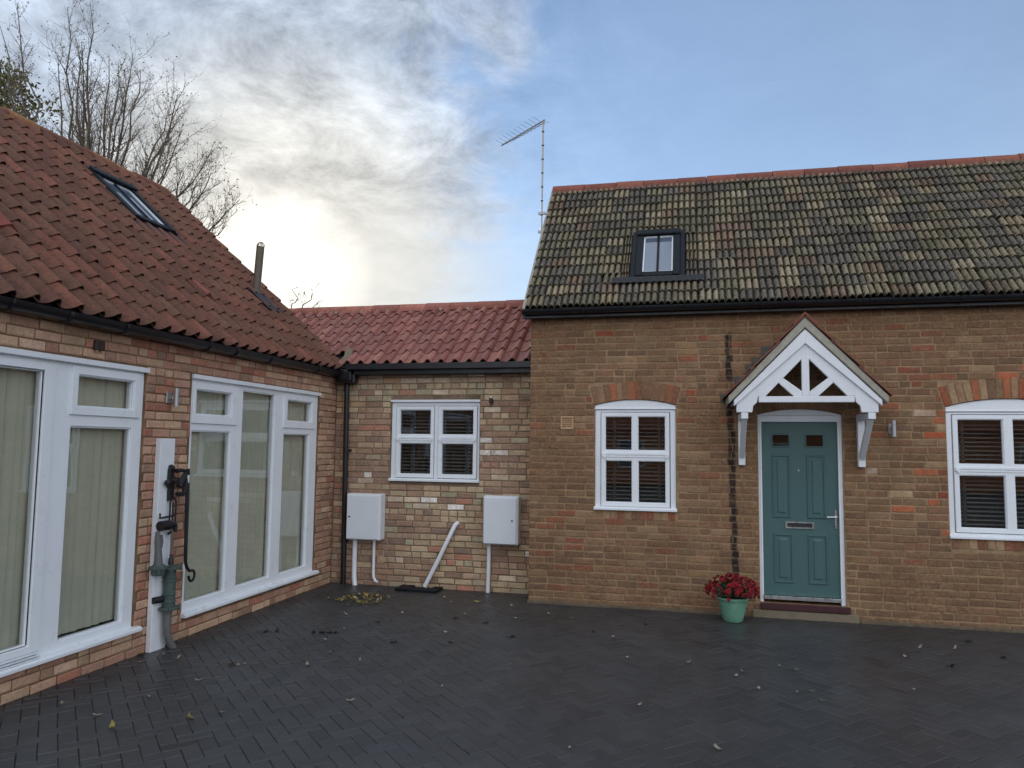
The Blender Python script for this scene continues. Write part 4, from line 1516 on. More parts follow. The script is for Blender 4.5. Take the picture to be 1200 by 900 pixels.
# ============================================================ SMALL THINGS ON THE WALLS
o = thing('air_vent', (-1.42, YC, 2.13), 'square buff air vent set in the brown wall left of the arched window', 'vent')
b = MB()
b.plate((-1.50, -1.345, 2.055, 2.21), [(-1.482, -1.363, 2.073, 2.192)], -.012, .02, WC)
b.build('frame', M['ventclay'], o, bevel=.003)
for k in range(5):
    b = MB()
    b.add([(u, y, 2.076 + k * .0235 + z) for u in (-1.482, -1.363) for y, z in ((-.006, 0), (.012, .014), (.012, .020), (-.006, .006))], [(0, 1, 2, 3), (7, 6, 5, 4), (0, 4, 5, 1), (1, 5, 6, 2), (2, 6, 7, 3), (3, 7, 4, 0)], WC)
    b.build('louvre', M['ventclay'], o)
o = thing('air_brick', (-3.98, YL, .38), 'square buff air brick low in the wall below the left meter box', 'vent')
b = MB()
b.plate((-4.03, -3.94, .29, .455), [(-4.018, -3.952, .302, .443)], -.008, .02, WK)
b.build('frame', M['ventclay'], o, bevel=.003)
b = MB()
b.box(-4.018, -3.952, .002, .02, .302, .443, WK)
b.build('grille', M['ventclay'], o)


def wall_lamp(label, W_, u, z0, z1, bracket_u):
    o = thing('wall_lamp', W_ @ Vector((u, 0, (z0 + z1) / 2)), label, 'lamp', 'steel tube lamps on the walls')
    b = MB()
    b.tube([W_ @ Vector((u, -.085, z0)), W_ @ Vector((u, -.085, z1))], .023, 16)
    b.build('tube', M['dullsteel'], o, smooth=True)
    b = MB()
    b.box(u - .035, u + .035, -.012, -.004, (z0 + z1) / 2 - .055, (z0 + z1) / 2 + .055, W_)
    b.box(u - .015, u + .015, -.06, -.012, (z0 + z1) / 2 - .02, (z0 + z1) / 2 + .02, W_)
    b.build('back_plate', M['dullsteel'], o, bevel=.004)
    return o


wall_lamp('slim steel tube lamp on the brown wall right of the porch', WC, 2.135, 1.995, 2.17, 0)
wall_lamp('slim steel tube lamp on the pinkish wall above the old pump', WL, 5.935, 2.175, 2.345, 0)

o = thing('sensor_box', WL @ Vector((5.055, 0, 2.62)), 'small dark brown box on the bricks above the nearest white window', 'box')
b = MB()
b.box(5.005, 5.108, -.035, -.003, 2.585, 2.665, WL)
b.build('case', M['brownplastic'], o, bevel=.006)
for u in (5.02, 5.075):
    b = MB()
    b.box(u, u + .016, -.030, -.01, 2.573, 2.584, WL)
    b.build('stud', M['ventclay'], o)

o = thing('wall_bracket', WK @ Vector((-2.49, 0, 2.45)), 'small dark lamp bracket on the wall right of the square window', 'bracket')
b = MB()
b.box(-2.515, -2.475, -.05, -.003, 2.405, 2.465, WK)
b.tube([WK @ Vector((-2.497, -.03, 2.405)), WK @ Vector((-2.497, -.03, 2.36))], .008, 6)
b.build('arm', M['iron'], o, bevel=.004)
b = MB()
b.tube([WK @ Vector((-2.495, -.03, 2.465)), WK @ Vector((-2.495, -.03, 2.485))], .014, 8)
b.build('cap', M['upvc'], o)


def meter_box(label, x0, x1, z0, z1, lock_u, hinge_left):
    o = thing('meter_box', ((x0 + x1) / 2, YL, z0), label, 'meter box', 'white meter boxes on the low wall')
    b = MB()
    b.box(x0, x1, -.17, -.004, z0, z1, WK)
    b.build('case', M['meter'], o, bevel=.012)
    b = MB()
    b.box(x0 + .014, x1 - .022, -.186, -.172, z0 + .012, z1 - .022, WK)
    dr = b.build('door', M['meter'], o, bevel=.006)
    for z in (z0 + .05, z1 - .085):
        b = MB()
        b.box(x0 + .06, x1 - .07, -.1885, -.187, z, z + .006, WK)
        b.build('rib', M['meter'], dr)
    b = MB()
    b.tube([WK @ Vector((lock_u, -.186, (z0 + z1) / 2)), WK @ Vector((lock_u, -.192, (z0 + z1) / 2))], .011, 10)
    b.build('lock', M['iron'], dr)
    return o


meter_box('white meter box with two bent pipes beside the black downpipe', -4.412, -3.93, .60, 1.20, -4.36, True)
meter_box('white meter box with one straight pipe near the cottage corner', -2.54, -2.085, .615, 1.22, -2.16, False)


def pipe(label, pts, r, cat='pipe', group='white pipes below the meter boxes'):
    b = MB()
    b.tube(pts, r, 12)
    o = b.build('white_pipe', M['upvc'], None, smooth=True)
    return tag(o, label, cat, group)


pipe('thicker white pipe running down from the left meter box to the ground', [(-4.33, 9.245, .60), (-4.335, 9.245, .35), (-4.33, 9.24, .10), (-4.305, 9.22, -.02)], .032)
pipe('thin white pipe with a bent foot, right-hand one under the left meter box', [(-4.065, 9.255, .60), (-4.065, 9.255, .16), (-4.055, 9.25, .10), (-4.03, 9.245, .06), (-3.995, 9.242, .05)], .019)
pipe('straight white pipe from the right meter box to the ground', [(-2.49, 9.25, .615), (-2.493, 9.25, .3), (-2.497, 9.245, -.02)], .026)
pipe('slanting white waste pipe running from the wall down into the dark gully', [(-2.93, 9.32, .845), (-2.93, 9.262, .845), (-2.945, 9.245, .825), (-3.14, 9.235, .42), (-3.335, 9.225, .03)], .028, group='drain pipes')
gy = thing('drain_gully', (-3.4, 9.14, 0), 'dark square drain gully at the foot of the slanting white pipe', 'drain')
b = MB()
b.plate((-3.66, -3.10, 8.98, 9.26), [(-3.48, -3.22, 9.05, 9.25)], -.035, .02, Matrix.Rotation(-math.pi / 2, 4, 'X') @ Matrix.Identity(4)) if False else None
b.box(-3.66, -3.48, 9.0, 9.27, 0, .035)
b.box(-3.22, -3.10, 9.0, 9.27, 0, .034)
b.box(-3.48, -3.22, 9.0, 9.06, 0, .036)
b.build('surround', M['frame_black'], gy, bevel=.008)
b = MB()
for k in range(6):
    b.box(-3.475 + k * .044, -3.455 + k * .044, 9.06, 9.26, .004, .02)
b.build('grate', M['iron'], gy)

# ---------- old pump on its board
o = thing('mounting_board', WL @ Vector((5.9, 0, 0)), 'tall white board fixed to the brick pier behind the old pump', 'board')
b = MB()
b.box(5.79, 5.985, -.06, -.006, -.01, 1.88, WL)
b.build('plank', M['whitewood'], o, bevel=.004)

pu = thing('hand_pump', WL @ Vector((5.92, -.1, 0)), 'old cast hand pump with black lever and green barrel hung on the white board', 'pump')


def PW(u, wv, z):
    return WL @ Vector((u, -wv, z))


# bearing head
b = MB()
b.prism([(5.895, 1.60), (5.905, 1.635), (5.922, 1.645), (5.942, 1.635), (5.955, 1.60), (5.965, 1.50), (5.965, 1.32), (5.90, 1.315), (5.90, 1.43), (5.885, 1.44)], -.09, -.062, WL)
b.tube([PW(5.845, .10, 1.481), PW(5.905, .10, 1.475)], [.028, .02], 10)
b.tube([PW(5.83, .10, 1.481), PW(5.845, .10, 1.481)], [.012, .03], 10)
b.tube([PW(5.93, .06, 1.50), PW(5.93, .15, 1.50)], .032, 12)
b.tube([PW(5.93, .06, 1.61), PW(5.93, .10, 1.61)], .022, 10)
b.build('bearing_head', M['iron'], pu, bevel=.003)
b = MB()
b.tube([PW(5.95, .11, 1.585), PW(6.02, .115, 1.590), PW(6.105, .12, 1.575)], [.022, .018, .014], 8)
b.tube([PW(6.10, .12, 1.60), PW(6.11, .12, 1.545)], .016, 8)
b.tube([PW(5.985, .12, 1.44), PW(6.02, .12, 1.50), PW(6.075, .12, 1.57)], [.030, .026, .016], 8)
b.tube([PW(5.96, .12, 1.375), PW(6.055, .12, 1.370)], .019, 8)
b.tube([PW(6.06, .12, 1.56), PW(6.075, .12, 1.46), PW(6.06, .12, 1.37)], [.018, .026, .020], 8)
b.build('lever_yoke', M['iron'], pu, smooth=True)
b = MB()
cl = [PW(6.092, .13, 1.47), PW(6.10, .13, 1.30), PW(6.104, .13, 1.12), PW(6.108, .13, .90), PW(6.115, .13, .743), PW(6.135, .13, .69), PW(6.175, .13, .650)]
for i in range(13):
    g = math.radians(115) - math.radians(25) * i
    cl.append(PW(6.212 + .042 * math.cos(g), .13, .600 + .050 * math.sin(g)))
b.tube(cl, [.019, .019, .018, .017, .016, .015, .014] + [.012] * 13, 8)
b.build('lever', M['iron'], pu, smooth=True)
b = MB()
for u in (5.905, 5.985):
    b.tube([PW(u, .10, 1.30), PW(u, .10, 1.07)], .0085, 6)
b.tube([PW(5.905, .10, 1.30), PW(5.92, .10, 1.33), PW(5.945, .10, 1.338), PW(5.972, .10, 1.33), PW(5.985, .10, 1.30)], .0085, 6)
b.tube([PW(5.945, .10, 1.30), PW(5.945, .10, 1.06)], .008, 6)
b.build('rod_guide', M['iron'], pu, smooth=True)
b = MB()
b.tube([PW(5.764, .11, 1.215), PW(5.767, .11, 1.172), PW(5.80, .105, 1.172), PW(5.96, .10, 1.180)], .009, 6)
b.tube([PW(5.785, .10, 1.10), PW(5.90, .10, 1.10)], .045, 12)
b.tube([PW(5.90, .10, 1.10), PW(5.99, .10, 1.09)], .022, 8)
b.tube([PW(5.985, .10, 1.03), PW(5.985, .10, 1.09)], .022, 8)
b.tube([PW(5.895, .10, 1.02), PW(5.96, .10, 1.045)], .012, 6)
b.build('crosshead', M['iron'], pu, smooth=True)
b = MB()
b.tube([PW(5.925, .12, 1.05), PW(5.925, .12, .74)], .0085, 8)
b.build('piston_rod', M['leadpipe'], pu)
b = MB()
b.tube([PW(5.925, .12, .745), PW(5.925, .12, .80), PW(5.925, .12, .81), PW(5.925, .12, .835)], [.024, .022, .014, .014], 10)
b.build('gland', M['iron'], pu, smooth=True)
b = MB()
b.lathe([(.0, -.012), (.085, -.012), (.088, .0), (.085, .012), (.0, .012)], PW(5.925, .12, .715), 18)
b.lathe([(.0, -.012), (.078, -.012), (.082, .0), (.078, .012), (.0, .012)], PW(5.79, .10, .735), 18)
b.lathe([(.0, -.04), (.05, -.035), (.06, -.02), (.06, .04), (.045, .06), (0, .06)], PW(5.79, .10, .705), 16)
for u, wv in ((5.86, .18), (5.99, .18), (5.995, .08), (5.73, .15)):
    b.tube([PW(u, wv, .69), PW(u, wv, .75)], .010, 6)
b.build('top_flange', M['verdigris'], pu, smooth=True)
b = MB()
b.lathe([(.051, .0), (.051, .34)], PW(5.925, .12, .365), 20)
for z in (.60, .485, .63, .42):
    b.lathe([(.051, -.008), (.058, -.004), (.058, .004), (.051, .008)], PW(5.925, .12, z), 20)
b.build('barrel', M['verdigris'], pu, smooth=True)
b = MB()
b.lathe([(.0, -.012), (.084, -.012), (.088, .0), (.084, .012), (.0, .012)], PW(5.925, .12, .36), 18)
for u, wv in ((5.86, .18), (5.99, .18), (5.995, .08)):
    b.tube([PW(u, wv, .335), PW(u, wv, .39)], .010, 6)
b.build('bottom_flange', M['verdigris'], pu, smooth=True)
b = MB()
b.tube([PW(5.785, .065, .447), PW(5.87, .09, .447)], .030, 10)
b.build('lug', M['iron'], pu, smooth=True)
b = MB()
b.tube([PW(5.785, .10, .74), PW(5.785, .10, .80), PW(5.778, .10, .88), PW(5.765, .10, .97), PW(5.757, .10, 1.055)], [.042, .036, .030, .028, .018], 12)
b.tube([PW(5.80, .10, .90), PW(5.815, .10, .96), PW(5.80, .10, 1.02)], .016, 8)
b.build('outlet_pipe', M['leadpipe'], pu, smooth=True)
b = MB()
b.tube([PW(5.920, .12, .35), PW(5.916, .12, .22), PW(5.918, .125, .14), PW(5.94, .13, .07), PW(5.985, .14, -.005)], [.036, .034, .034, .034, .034], 12)
b.build('suction_pipe', M['leadpipe'], pu, smooth=True)

# ---------- flue on the left roof
fl = thing('flue_pipe', (-5.68, 8.80, 3.80), 'thin brown metal flue pipe standing on the left roof', 'flue')
b = MB()
f0, f1 = Vector((-5.68, 8.80, 3.74)), Vector((-5.635, 8.80, 4.50))
b.tube([f0, f0.lerp(f1, .2), f0.lerp(f1, .21), f1], [.060, .060, .053, .053], 16)
b.build('pipe', M['bronze'], fl, smooth=True)
b = MB()
for k in range(4):
    g = k * math.pi / 4
    d_ = Vector((math.cos(g), math.sin(g), 0))
    b.tube([f1 + d_ * .05, f1 + d_ * .048 + Vector((.004, 0, .03)), f1 + d_ * .025 + Vector((.006, 0, .055)), f1 + Vector((.007, 0, .062)), f1 - d_ * .025 + Vector((.006, 0, .055)), f1 - d_ * .048 + Vector((.004, 0, .03)), f1 - d_ * .05], .005, 5)
b.build('cage', M['bronze'], fl)
b = MB()
b.box(8.62, 8.98, 1.10, 1.56, .052, .060, FL)
b.tube([f0, f0.lerp(f1, .06)], [.09, .062], 14)
b.build('flashing', M['lead'], fl)

# ---------- television aerial on the cottage gable
ae = thing('television_aerial', (-1.95, 9.88, 4.75), 'thin television aerial on a tall mast at the cottage gable', 'aerial')
mt0, mt1 = Vector((-1.97, 9.86, 4.74)), Vector((-1.955, 9.86, 6.39))
b = MB()
b.tube([mt0, mt1], .013, 8)
b.build('mast', M['alu'], ae)
bd = Vector((-.75, .662, 0))
b = MB()
b.tube([mt1 + Vector((.03, -.03, .0)), mt1 + bd * 1.03 - Vector((0, 0, .01))], .012, 6)
b.tube([mt1 + Vector((.03, -.03, -.035)), mt1 + bd * .75 - Vector((0, 0, .03))], .006, 6)
b.build('boom', M['alu'], ae)
sd = Vector((.662, .75, 0))
for k in range(11):
    c_ = mt1 + bd * (.06 + k * .096) + Vector((0, 0, .012))
    ln = .15 - .004 * k
    b = MB()
    b.tube([c_ - sd * ln + Vector((0, 0, .03)), c_, c_ + sd * ln + Vector((0, 0, .03))], .0028, 4)
    b.build('element', M['alu'], ae)
for z in (4.80, 5.06):
    b = MB()
    b.box(-2.01, -1.87, 9.85, 9.875, z - .012, z + .012)
    b.box(-2.01, -1.92, 9.83, 9.845, z - .018, z + .018)
    b.build('wall_bracket', M['alu'], ae)
for k in range(7):
    b = MB()
    p_ = mt0.lerp(mt1, .18 + k * .12)
    b.tube([p_, p_ + Vector((0, 0, .014))], .019, 8)
    b.build('cable_tie', M['iron'], ae)

# ============================================================ FLOWER POT
PX, PY = .440, 8.50
pot = thing('flower_pot', (PX, PY, 0), 'green glazed pot left of the teal door', 'pot')
b = MB()
b.lathe([(.0, .0), (.098, .0), (.104, .008), (.118, .06), (.140, .15), (.152, .215), (.156, .226), (.168, .230), (.172, .240), (.172, .252), (.164, .256), (.150, .252), (.142, .22), (.0, .21)], (PX, PY, .004), 28)
b.build('pot_body', M['potglaze'], pot, smooth=True)
b = MB()
b.lathe([(.147, .232), (.08, .24), (0, .243)], (PX, PY, .004), 16)
b.build('soil', M['soil'], pot)
pl = thing('chrysanthemum', (PX, PY, .24), 'bushy deep red chrysanthemum in full bloom in the green pot', 'plant')
q = random.Random(3)
b = MB()
for k in range(520):
    g, e = q.uniform(0, 2 * math.pi), q.uniform(-.35, 1.2)
    r_ = q.uniform(.45, .92)
    c_ = Vector((PX + .225 * r_ * math.cos(g) * math.cos(e), PY + .20 * r_ * math.sin(g) * math.cos(e), .300 + .135 * r_ * math.sin(e)))
    d1 = Vector((q.uniform(-1, 1), q.uniform(-1, 1), q.uniform(-.4, 1))).normalized()
    d2 = d1.cross(Vector((q.uniform(-1, 1), q.uniform(-1, 1), q.uniform(-1, 1)))).normalized()
    l_, w_ = q.uniform(.018, .032), q.uniform(.006, .010)
    b.add([c_ - d1 * l_, c_ + d2 * w_, c_ + d1 * l_, c_ - d2 * w_], [(0, 1, 2, 3)])
for k in range(26):
    g = q.uniform(0, 6.28)
    b.tube([(PX, PY, .24), (PX + .1 * math.cos(g), PY + .1 * math.sin(g), .30), (PX + .18 * math.cos(g), PY + .17 * math.sin(g), .38)], .003, 4)
tag(b.build('foliage', M['leafgreen'], pl, clean=False), kind='stuff')


def bloom_src(seed):
    q = random.Random(seed)
    vs_, fs = [], []
    for ring, (r_, h_, n_) in enumerate(((.024, .0, 9), (.017, .008, 8), (.009, .013, 6))):
        for k in range(n_):
            g = 2 * math.pi * (k + .5 * ring) / n_ + q.uniform(-.1, .1)
            d_ = Vector((math.cos(g), math.sin(g), 0))
            s_ = Vector((-math.sin(g), math.cos(g), 0)) * r_ * .36
            tip = d_ * r_ + Vector((0, 0, h_ - .002 + q.uniform(-.003, .003)))
            mid_ = d_ * r_ * .6 + Vector((0, 0, h_ + .003))
            o_ = len(vs_)
            vs_ += [tuple(Vector((0, 0, h_ - .004))), tuple(mid_ - s_), tuple(tip), tuple(mid_ + s_)]
            fs.append((o_, o_ + 1, o_ + 2, o_ + 3))
    return vs_, fs


blooms = []
for k in range(6):
    b = MB()
    b.add(*bloom_src(k))
    blooms.append(b.mesh('bloom', M['petal'] if k < 4 else M['petal_dark'], clean=False))
for k in range(210):
    for _ in range(20):
        g = q.uniform(0, 2 * math.pi)
        e = math.asin(q.uniform(-.30, 1))
        if e > -.05 or q.random() < .35:
            break
    n_ = Vector((math.cos(g) * math.cos(e), math.sin(g) * math.cos(e), math.sin(e)))
    f_ = q.uniform(.90, 1.10)
    p_ = Vector((PX + n_.x * .262 * f_, PY + n_.y * .235 * f_, .315 + n_.z * .165 * f_))
    place(blooms[q.randrange(6)], 'bloom', Matrix.Translation(p_) @ (n_ + Vector((q.gauss(0, .25), q.gauss(0, .25), q.gauss(0, .25) + .2))).to_track_quat('Z', 'Y').to_matrix().to_4x4() @ Matrix.Scale(q.uniform(.8, 1.15), 4), pl)

# ============================================================ FALLEN LEAVES
def leaf_mesh(name, mat, seed, L=.055, wd=.022, curl=.02):
    q = random.Random(seed)
    vs_, fs = [], []
    n_ = 5
    for i in range(n_ + 1):
        t_ = i / n_
        x = (t_ - .5) * L
        ww = wd * math.sin(math.pi * min(.97, t_ * .92 + .04)) ** .8
        z = curl * (2 * t_ - 1) ** 2 * q.uniform(.6, 1.3) + .003
        y = q.uniform(-.004, .004)
        vs_ += [(x, y - ww, z + curl * .5 * q.random()), (x, y, z), (x, y + ww, z + curl * .5 * q.random())]
    for i in range(n_):
        for k in range(2):
            a_ = i * 3 + k
            fs.append((a_, a_ + 1, a_ + 4, a_ + 3))
    b = MB()
    b.add(vs_, fs)
    me = b.mesh(name, mat, clean=False)
    return me


pale = [(-3.365, 7.002), (-3.104, 6.188), (-3.352, 6.576), (-3.561, 6.172), (-3.123, 5.81), (-2.752, 6.034), (-2.392, 5.095), (-3.088, 7.486), (-2.404, 7.963), (-1.844, 7.932), (-1.526, 8.221), (-1.245, 8.08), (-2.357, 7.164), (-1.49, 6.27), (-1.861, 5.59), (-0.731, 4.68), (-3.078, 7.821), (-2.019, 8.56), (-2.745, 8.506),
        (-0.732, 7.417), (-0.547, 6.756), (-0.024, 6.752), (-0.366, 5.555), (0.352, 6.464), (0.157, 4.906), (0.933, 6.011), (0.895, 6.217), (0.782, 6.165), (0.734, 6.854), (0.415, 6.592), (0.505, 6.177),
        (-4.493, 5.506), (-4.452, 5.729), (-4.266, 5.681), (-3.901, 4.387), (-3.726, 5.215), (-3.625, 5.298), (-3.817, 4.789), (-4.266, 4.637), (-4.301, 4.495), (-4.508, 5.135), (-3.667, 5.645), (-3.63, 5.68), (-3.137, 4.65), (1.869, 7.465), (1.679, 6.478), (0.859, 6.775), (2.101, 7.868), (2.406, 7.91),
        (-3.9, 8.0), (-3.3, 8.2), (-3.5, 8.62), (-2.9, 8.75), (-4.2, 8.3), (-3.65, 7.6), (-2.6, 8.9)]
dark = [(-3.501, 6.833), (-2.724, 6.672), (-2.195, 6.824), (-2.082, 7.649), (-1.699, 7.161), (-3.172, 7.383), (-3.95, 6.727), (2.634, 8.26), (2.72, 7.706), (2.161, 7.266), (-3.42, 6.86), (-4.05, 6.70), (-2.45, 7.75), (-3.6, 6.78), (-.95, 7.6), (-.45, 8.05)]
q = random.Random(12)
pale_me = [leaf_mesh('fallen_leaf', M['leaf_pale'], k, .05 + .012 * k, .016 + .003 * (k % 3)) for k in range(5)]


SPOTS = [('beside the leaf heap', -3.8, 8.3), ('near the drain gully', -3.2, 8.8), ('near the foot of the old pump', -4.35, 5.8), ('near the left corner of the cottage', -1.7, 8.25),
         ('in the middle of the yard', -1.9, 6.6), ('towards the bottom left corner', -4.0, 4.5), ('at the bottom centre of the photo', -.7, 4.9), ('in front of the teal door', .8, 6.5),
         ('before the rightmost window', 2.2, 7.6), ('before the three-light window', -3.35, 6.8), ('before the arched window left of the door', -.6, 7.5)]


def where(x, y):
    return min(SPOTS, key=lambda s_: (s_[1] - x) ** 2 + (s_[2] - y) ** 2)[0]


def scatter(me, name, x, y, sc, label, cat, group):
    o = bpy.data.objects.new(name, me)
    o.location = (x, y, .006)
    o.rotation_euler = (q.gauss(0, .25), q.gauss(0, .25), q.uniform(0, 6.28))
    o.scale = (sc, sc, sc)
    col.objects.link(o)
    return tag(o, label, cat, group)


for x, y in pale:
    scatter(pale_me[q.randrange(5)], 'fallen_leaf', x, y, q.uniform(.42, .85), 'pale dead leaf on the dark paving ' + where(x, y), 'leaf', 'pale dead leaves ' + where(x, y))
dk = []
for k in range(3):
    b = MB()
    qq = random.Random(k)
    for _ in range(7):
        c_ = Vector((qq.gauss(0, .022), qq.gauss(0, .012), .006))
        r_ = qq.uniform(.010, .020)
        b.add([(c_.x + r_ * math.cos(g) * qq.uniform(.7, 1.2), c_.y + r_ * math.sin(g), -.004) for g in (0, 1.05, 2.1, 3.14, 4.2, 5.2)] + [(c_.x, c_.y, r_ * .9)], [(i, (i + 1) % 6, 6) for i in range(6)])
    dk.append(b.mesh('debris_clump', M['leaf_dark'], clean=False))
for x, y in dark:
    scatter(dk[q.randrange(3)], 'debris_clump', x, y, q.uniform(.5, 1.0), 'black clump of debris on the paving ' + where(x, y), 'debris', 'black clumps ' + where(x, y))
scatter(leaf_mesh('fallen_leaf', M['leaf_yellow'], 31, .075, .016, .03), 'fallen_leaf', -3.645, 4.233, 1, 'long yellowish leaf lying alone, nearest to the bottom left corner', 'leaf', None)
scatter(leaf_mesh('fallen_leaf', M['leaf_yellow'], 32, .06, .028, .02), 'fallen_leaf', -3.281, 4.507, 1, 'short yellow-green leaf on the paving right of the long yellowish leaf', 'leaf', None)
scatter(leaf_mesh('fallen_leaf', M['leaf_red'], 33, .07, .03, .015), 'fallen_leaf', -3.731, 5.652, 1, 'dark red leaf lying on the paving in front of the old pump', 'leaf', None)
scatter(leaf_mesh('fallen_leaf', M['leaf_yellow'], 34, .06, .03, .012), 'fallen_leaf', -4.66, 5.70, .9, 'orange-yellow leaf at the wall foot beside the white board', 'leaf', None)
scatter(leaf_mesh('fallen_leaf', M['leaf_yellow'], 35, .07, .03, .012), 'fallen_leaf', -2.46, 8.62, 1.1, 'yellow-green leaf lying between the gully and the right meter box', 'leaf', None)
b = MB()
mats = []
for k in range(150):
    g, r_ = q.uniform(0, 6.28), .30 * math.sqrt(q.random())
    L_, w_ = q.uniform(.02, .04), q.uniform(.008, .016)
    mt = Matrix.Translation((-3.80 + r_ * 1.05 * math.cos(g), 8.36 + r_ * 1.2 * math.sin(g), .010 + .05 * max(0, 1 - r_ / .3) * q.random())) @ Matrix.Rotation(q.uniform(0, 6.28), 4, 'Z') @ Matrix.Rotation(q.gauss(0, .5), 4, 'X') @ Matrix.Rotation(q.gauss(0, .4), 4, 'Y')
    b.add([(-L_, 0, 0), (0, -w_, .004), (L_, 0, .006), (0, w_, .006)], [(0, 1, 2), (0, 2, 3)], mt, [(.27, .19, .05), (.14, .08, .03), (.30, .25, .12), (.06, .035, .015), (.17, .16, .05)][q.randrange(5)])
M['pile'] = tint_mat('leaf_litter', grain=30, rough=.8, bump=.1)
tag(b.build('leaf_pile', M['pile'], None, clean=False), 'small heap of yellow and brown leaves in front of the left meter box', 'leaves', None, 'stuff')

# ============================================================ TREES BEHIND
def bez(a, c, b_, t_):
    return a * (1 - t_) ** 2 + c * 2 * t_ * (1 - t_) + b_ * t_ ** 2


def bare_tree(label, base, split_z, targets, seed, twig_n=12, sub_n=3, leaf_p=.1, r0=.16, tw=(.5, 1.5)):
    q = random.Random(seed)
    base = Vector(base)
    o = thing('bare_tree', base, label, 'tree', None)
    tr_ = MB()
    top = base + Vector((0, 0, split_z))
    tr_.tube([base - Vector((0, 0, .1)), base + Vector((.05, 0, split_z * .5)), top], [r0 * 1.2, r0, r0 * .8], 10)
    tr_.build('trunk', M['bark'], o, smooth=True)
    twg, lf = MB(), MB()

    def leaf(p_):
        L_ = q.uniform(.03, .06)
        d1 = Vector((q.gauss(0, 1), q.gauss(0, 1), q.gauss(0, 1))).normalized()
        d2 = d1.cross(Vector((q.gauss(0, 1), q.gauss(0, 1), q.gauss(0, 1)))).normalized()
        lf.add([p_, p_ + d1 * L_ * .5 + d2 * L_ * .3, p_ + d1 * L_, p_ + d1 * L_ * .5 - d2 * L_ * .3], [(0, 1, 2, 3)])

    def twig(p_, d_, ln, r_, lvl):
        pts, rs = [p_], [r_]
        dd = d_.normalized()
        n_ = 4
        for i in range(n_):
            dd = (dd + Vector((q.gauss(0, .16), q.gauss(0, .16), q.gauss(.10, .14)))).normalized()
            pts.append(pts[-1] + dd * ln / n_)
            rs.append(r_ * (1 - .75 * (i + 1) / n_))
        twg.tube(pts, rs, 4 if lvl else 5, False)
        if q.random() < leaf_p * (2 if lvl else 1):
            leaf(pts[-1])
        if lvl < 2:
            for _ in range(sub_n if lvl == 0 else 2):
                i = q.randrange(1, n_ + 1)
                side_ = Vector((q.gauss(0, 1), q.gauss(0, 1), q.gauss(0, .6)))
                twig(pts[i], dd * .8 + side_.normalized() * .75, ln * q.uniform(.3, .6), max(.0032, rs[i] * .7), lvl + 1)
    for tg in targets:
        tg = Vector(tg)
        c_ = top.lerp(tg, .5) + Vector(((tg.x - top.x) * .22, (tg.y - top.y) * .2, -.10 * (tg - top).length * (1 if abs(tg.x - top.x) > 1 else 0)))
        ln = (tg - top).length
        b = MB()
        pts = [bez(top - Vector((0, 0, .4)), c_, tg, i / 9) for i in range(10)]
        pts = [p_ + Vector((q.gauss(0, .05), q.gauss(0, .05), q.gauss(0, .04))) * (i > 0) * (i < 9) for i, p_ in enumerate(pts)]
        rs = [max(.006, .043 * min(1, ln / 4) * (1 - i / 9) ** .9 + .006) for i in range(10)]
        b.tube(pts, rs, 6, False)
        b.build('branch', M['bark'], o, smooth=True, clean=False)
        for k in range(twig_n):
            t_ = q.uniform(.22, 1)
            i = min(8, int(t_ * 9))
            tan = (pts[i + 1] - pts[i]).normalized()
            sd_ = Vector((q.gauss(0, 1), q.gauss(0, 1), q.gauss(.2, .5))).normalized()
            twig(pts[i].lerp(pts[i + 1], t_ * 9 - i if i < 8 else .5), tan * .9 + sd_ * .7 + Vector((0, 0, .25)), q.uniform(*tw) * (1.1 - .55 * t_), max(.0048, rs[i] * .42), 0)
    tag(twg.build('twigs', M['bark'], o, clean=False), kind='stuff')
    if lf.v:
        tag(lf.build('leaves', M['treeleaf'], o, clean=False), kind='stuff')
    return o


Tq = random.Random(2)
tg = [(-15.797, 13.5, 11.625), (-15.0, 13.2, 11.9), (-14.007, 13.6, 11.9), (-13.177, 13.4, 11.8), (-12.3, 13.8, 10.7), (-11.819, 13.5, 10.1), (-10.9, 13.6, 9.5), (-10.5, 13.2, 9.1), (-10.05, 13.7, 8.2), (-9.75, 13.3, 7.5), (-9.25, 13.6, 7.0), (-9.4, 13.4, 6.4), (-15.4, 13.8, 10.2), (-16.4, 13.4, 10.4), (-14.5, 13.9, 11.0)]
tg += [(Tq.uniform(-15.5, -10.6), Tq.uniform(12.7, 14.6), 0) for _ in range(15)]
tg = [(x, y, z if z else 10.6 - abs(x + 13.4) * .75 + Tq.uniform(-1.2, .5)) for x, y, z in tg]
bare_tree('tall bare many-stemmed tree with a few yellow leaves behind the left roof', (-12.8, 13.5, 0), 5.6, tg, 6, twig_n=20, sub_n=5, leaf_p=.16)
bare_tree('small bare tree whose twig tips show between the left roof and red roof', (-7.95, 13.0, 0), 4.15, [(-6.98, 13, 4.62), (-7.15, 13.0, 4.78), (-7.45, 13, 4.92), (-7.05, 13.1, 4.42), (-8.45, 13.1, 5.30)], 11, twig_n=3, sub_n=2, leaf_p=.25, r0=.05, tw=(.2, .45))

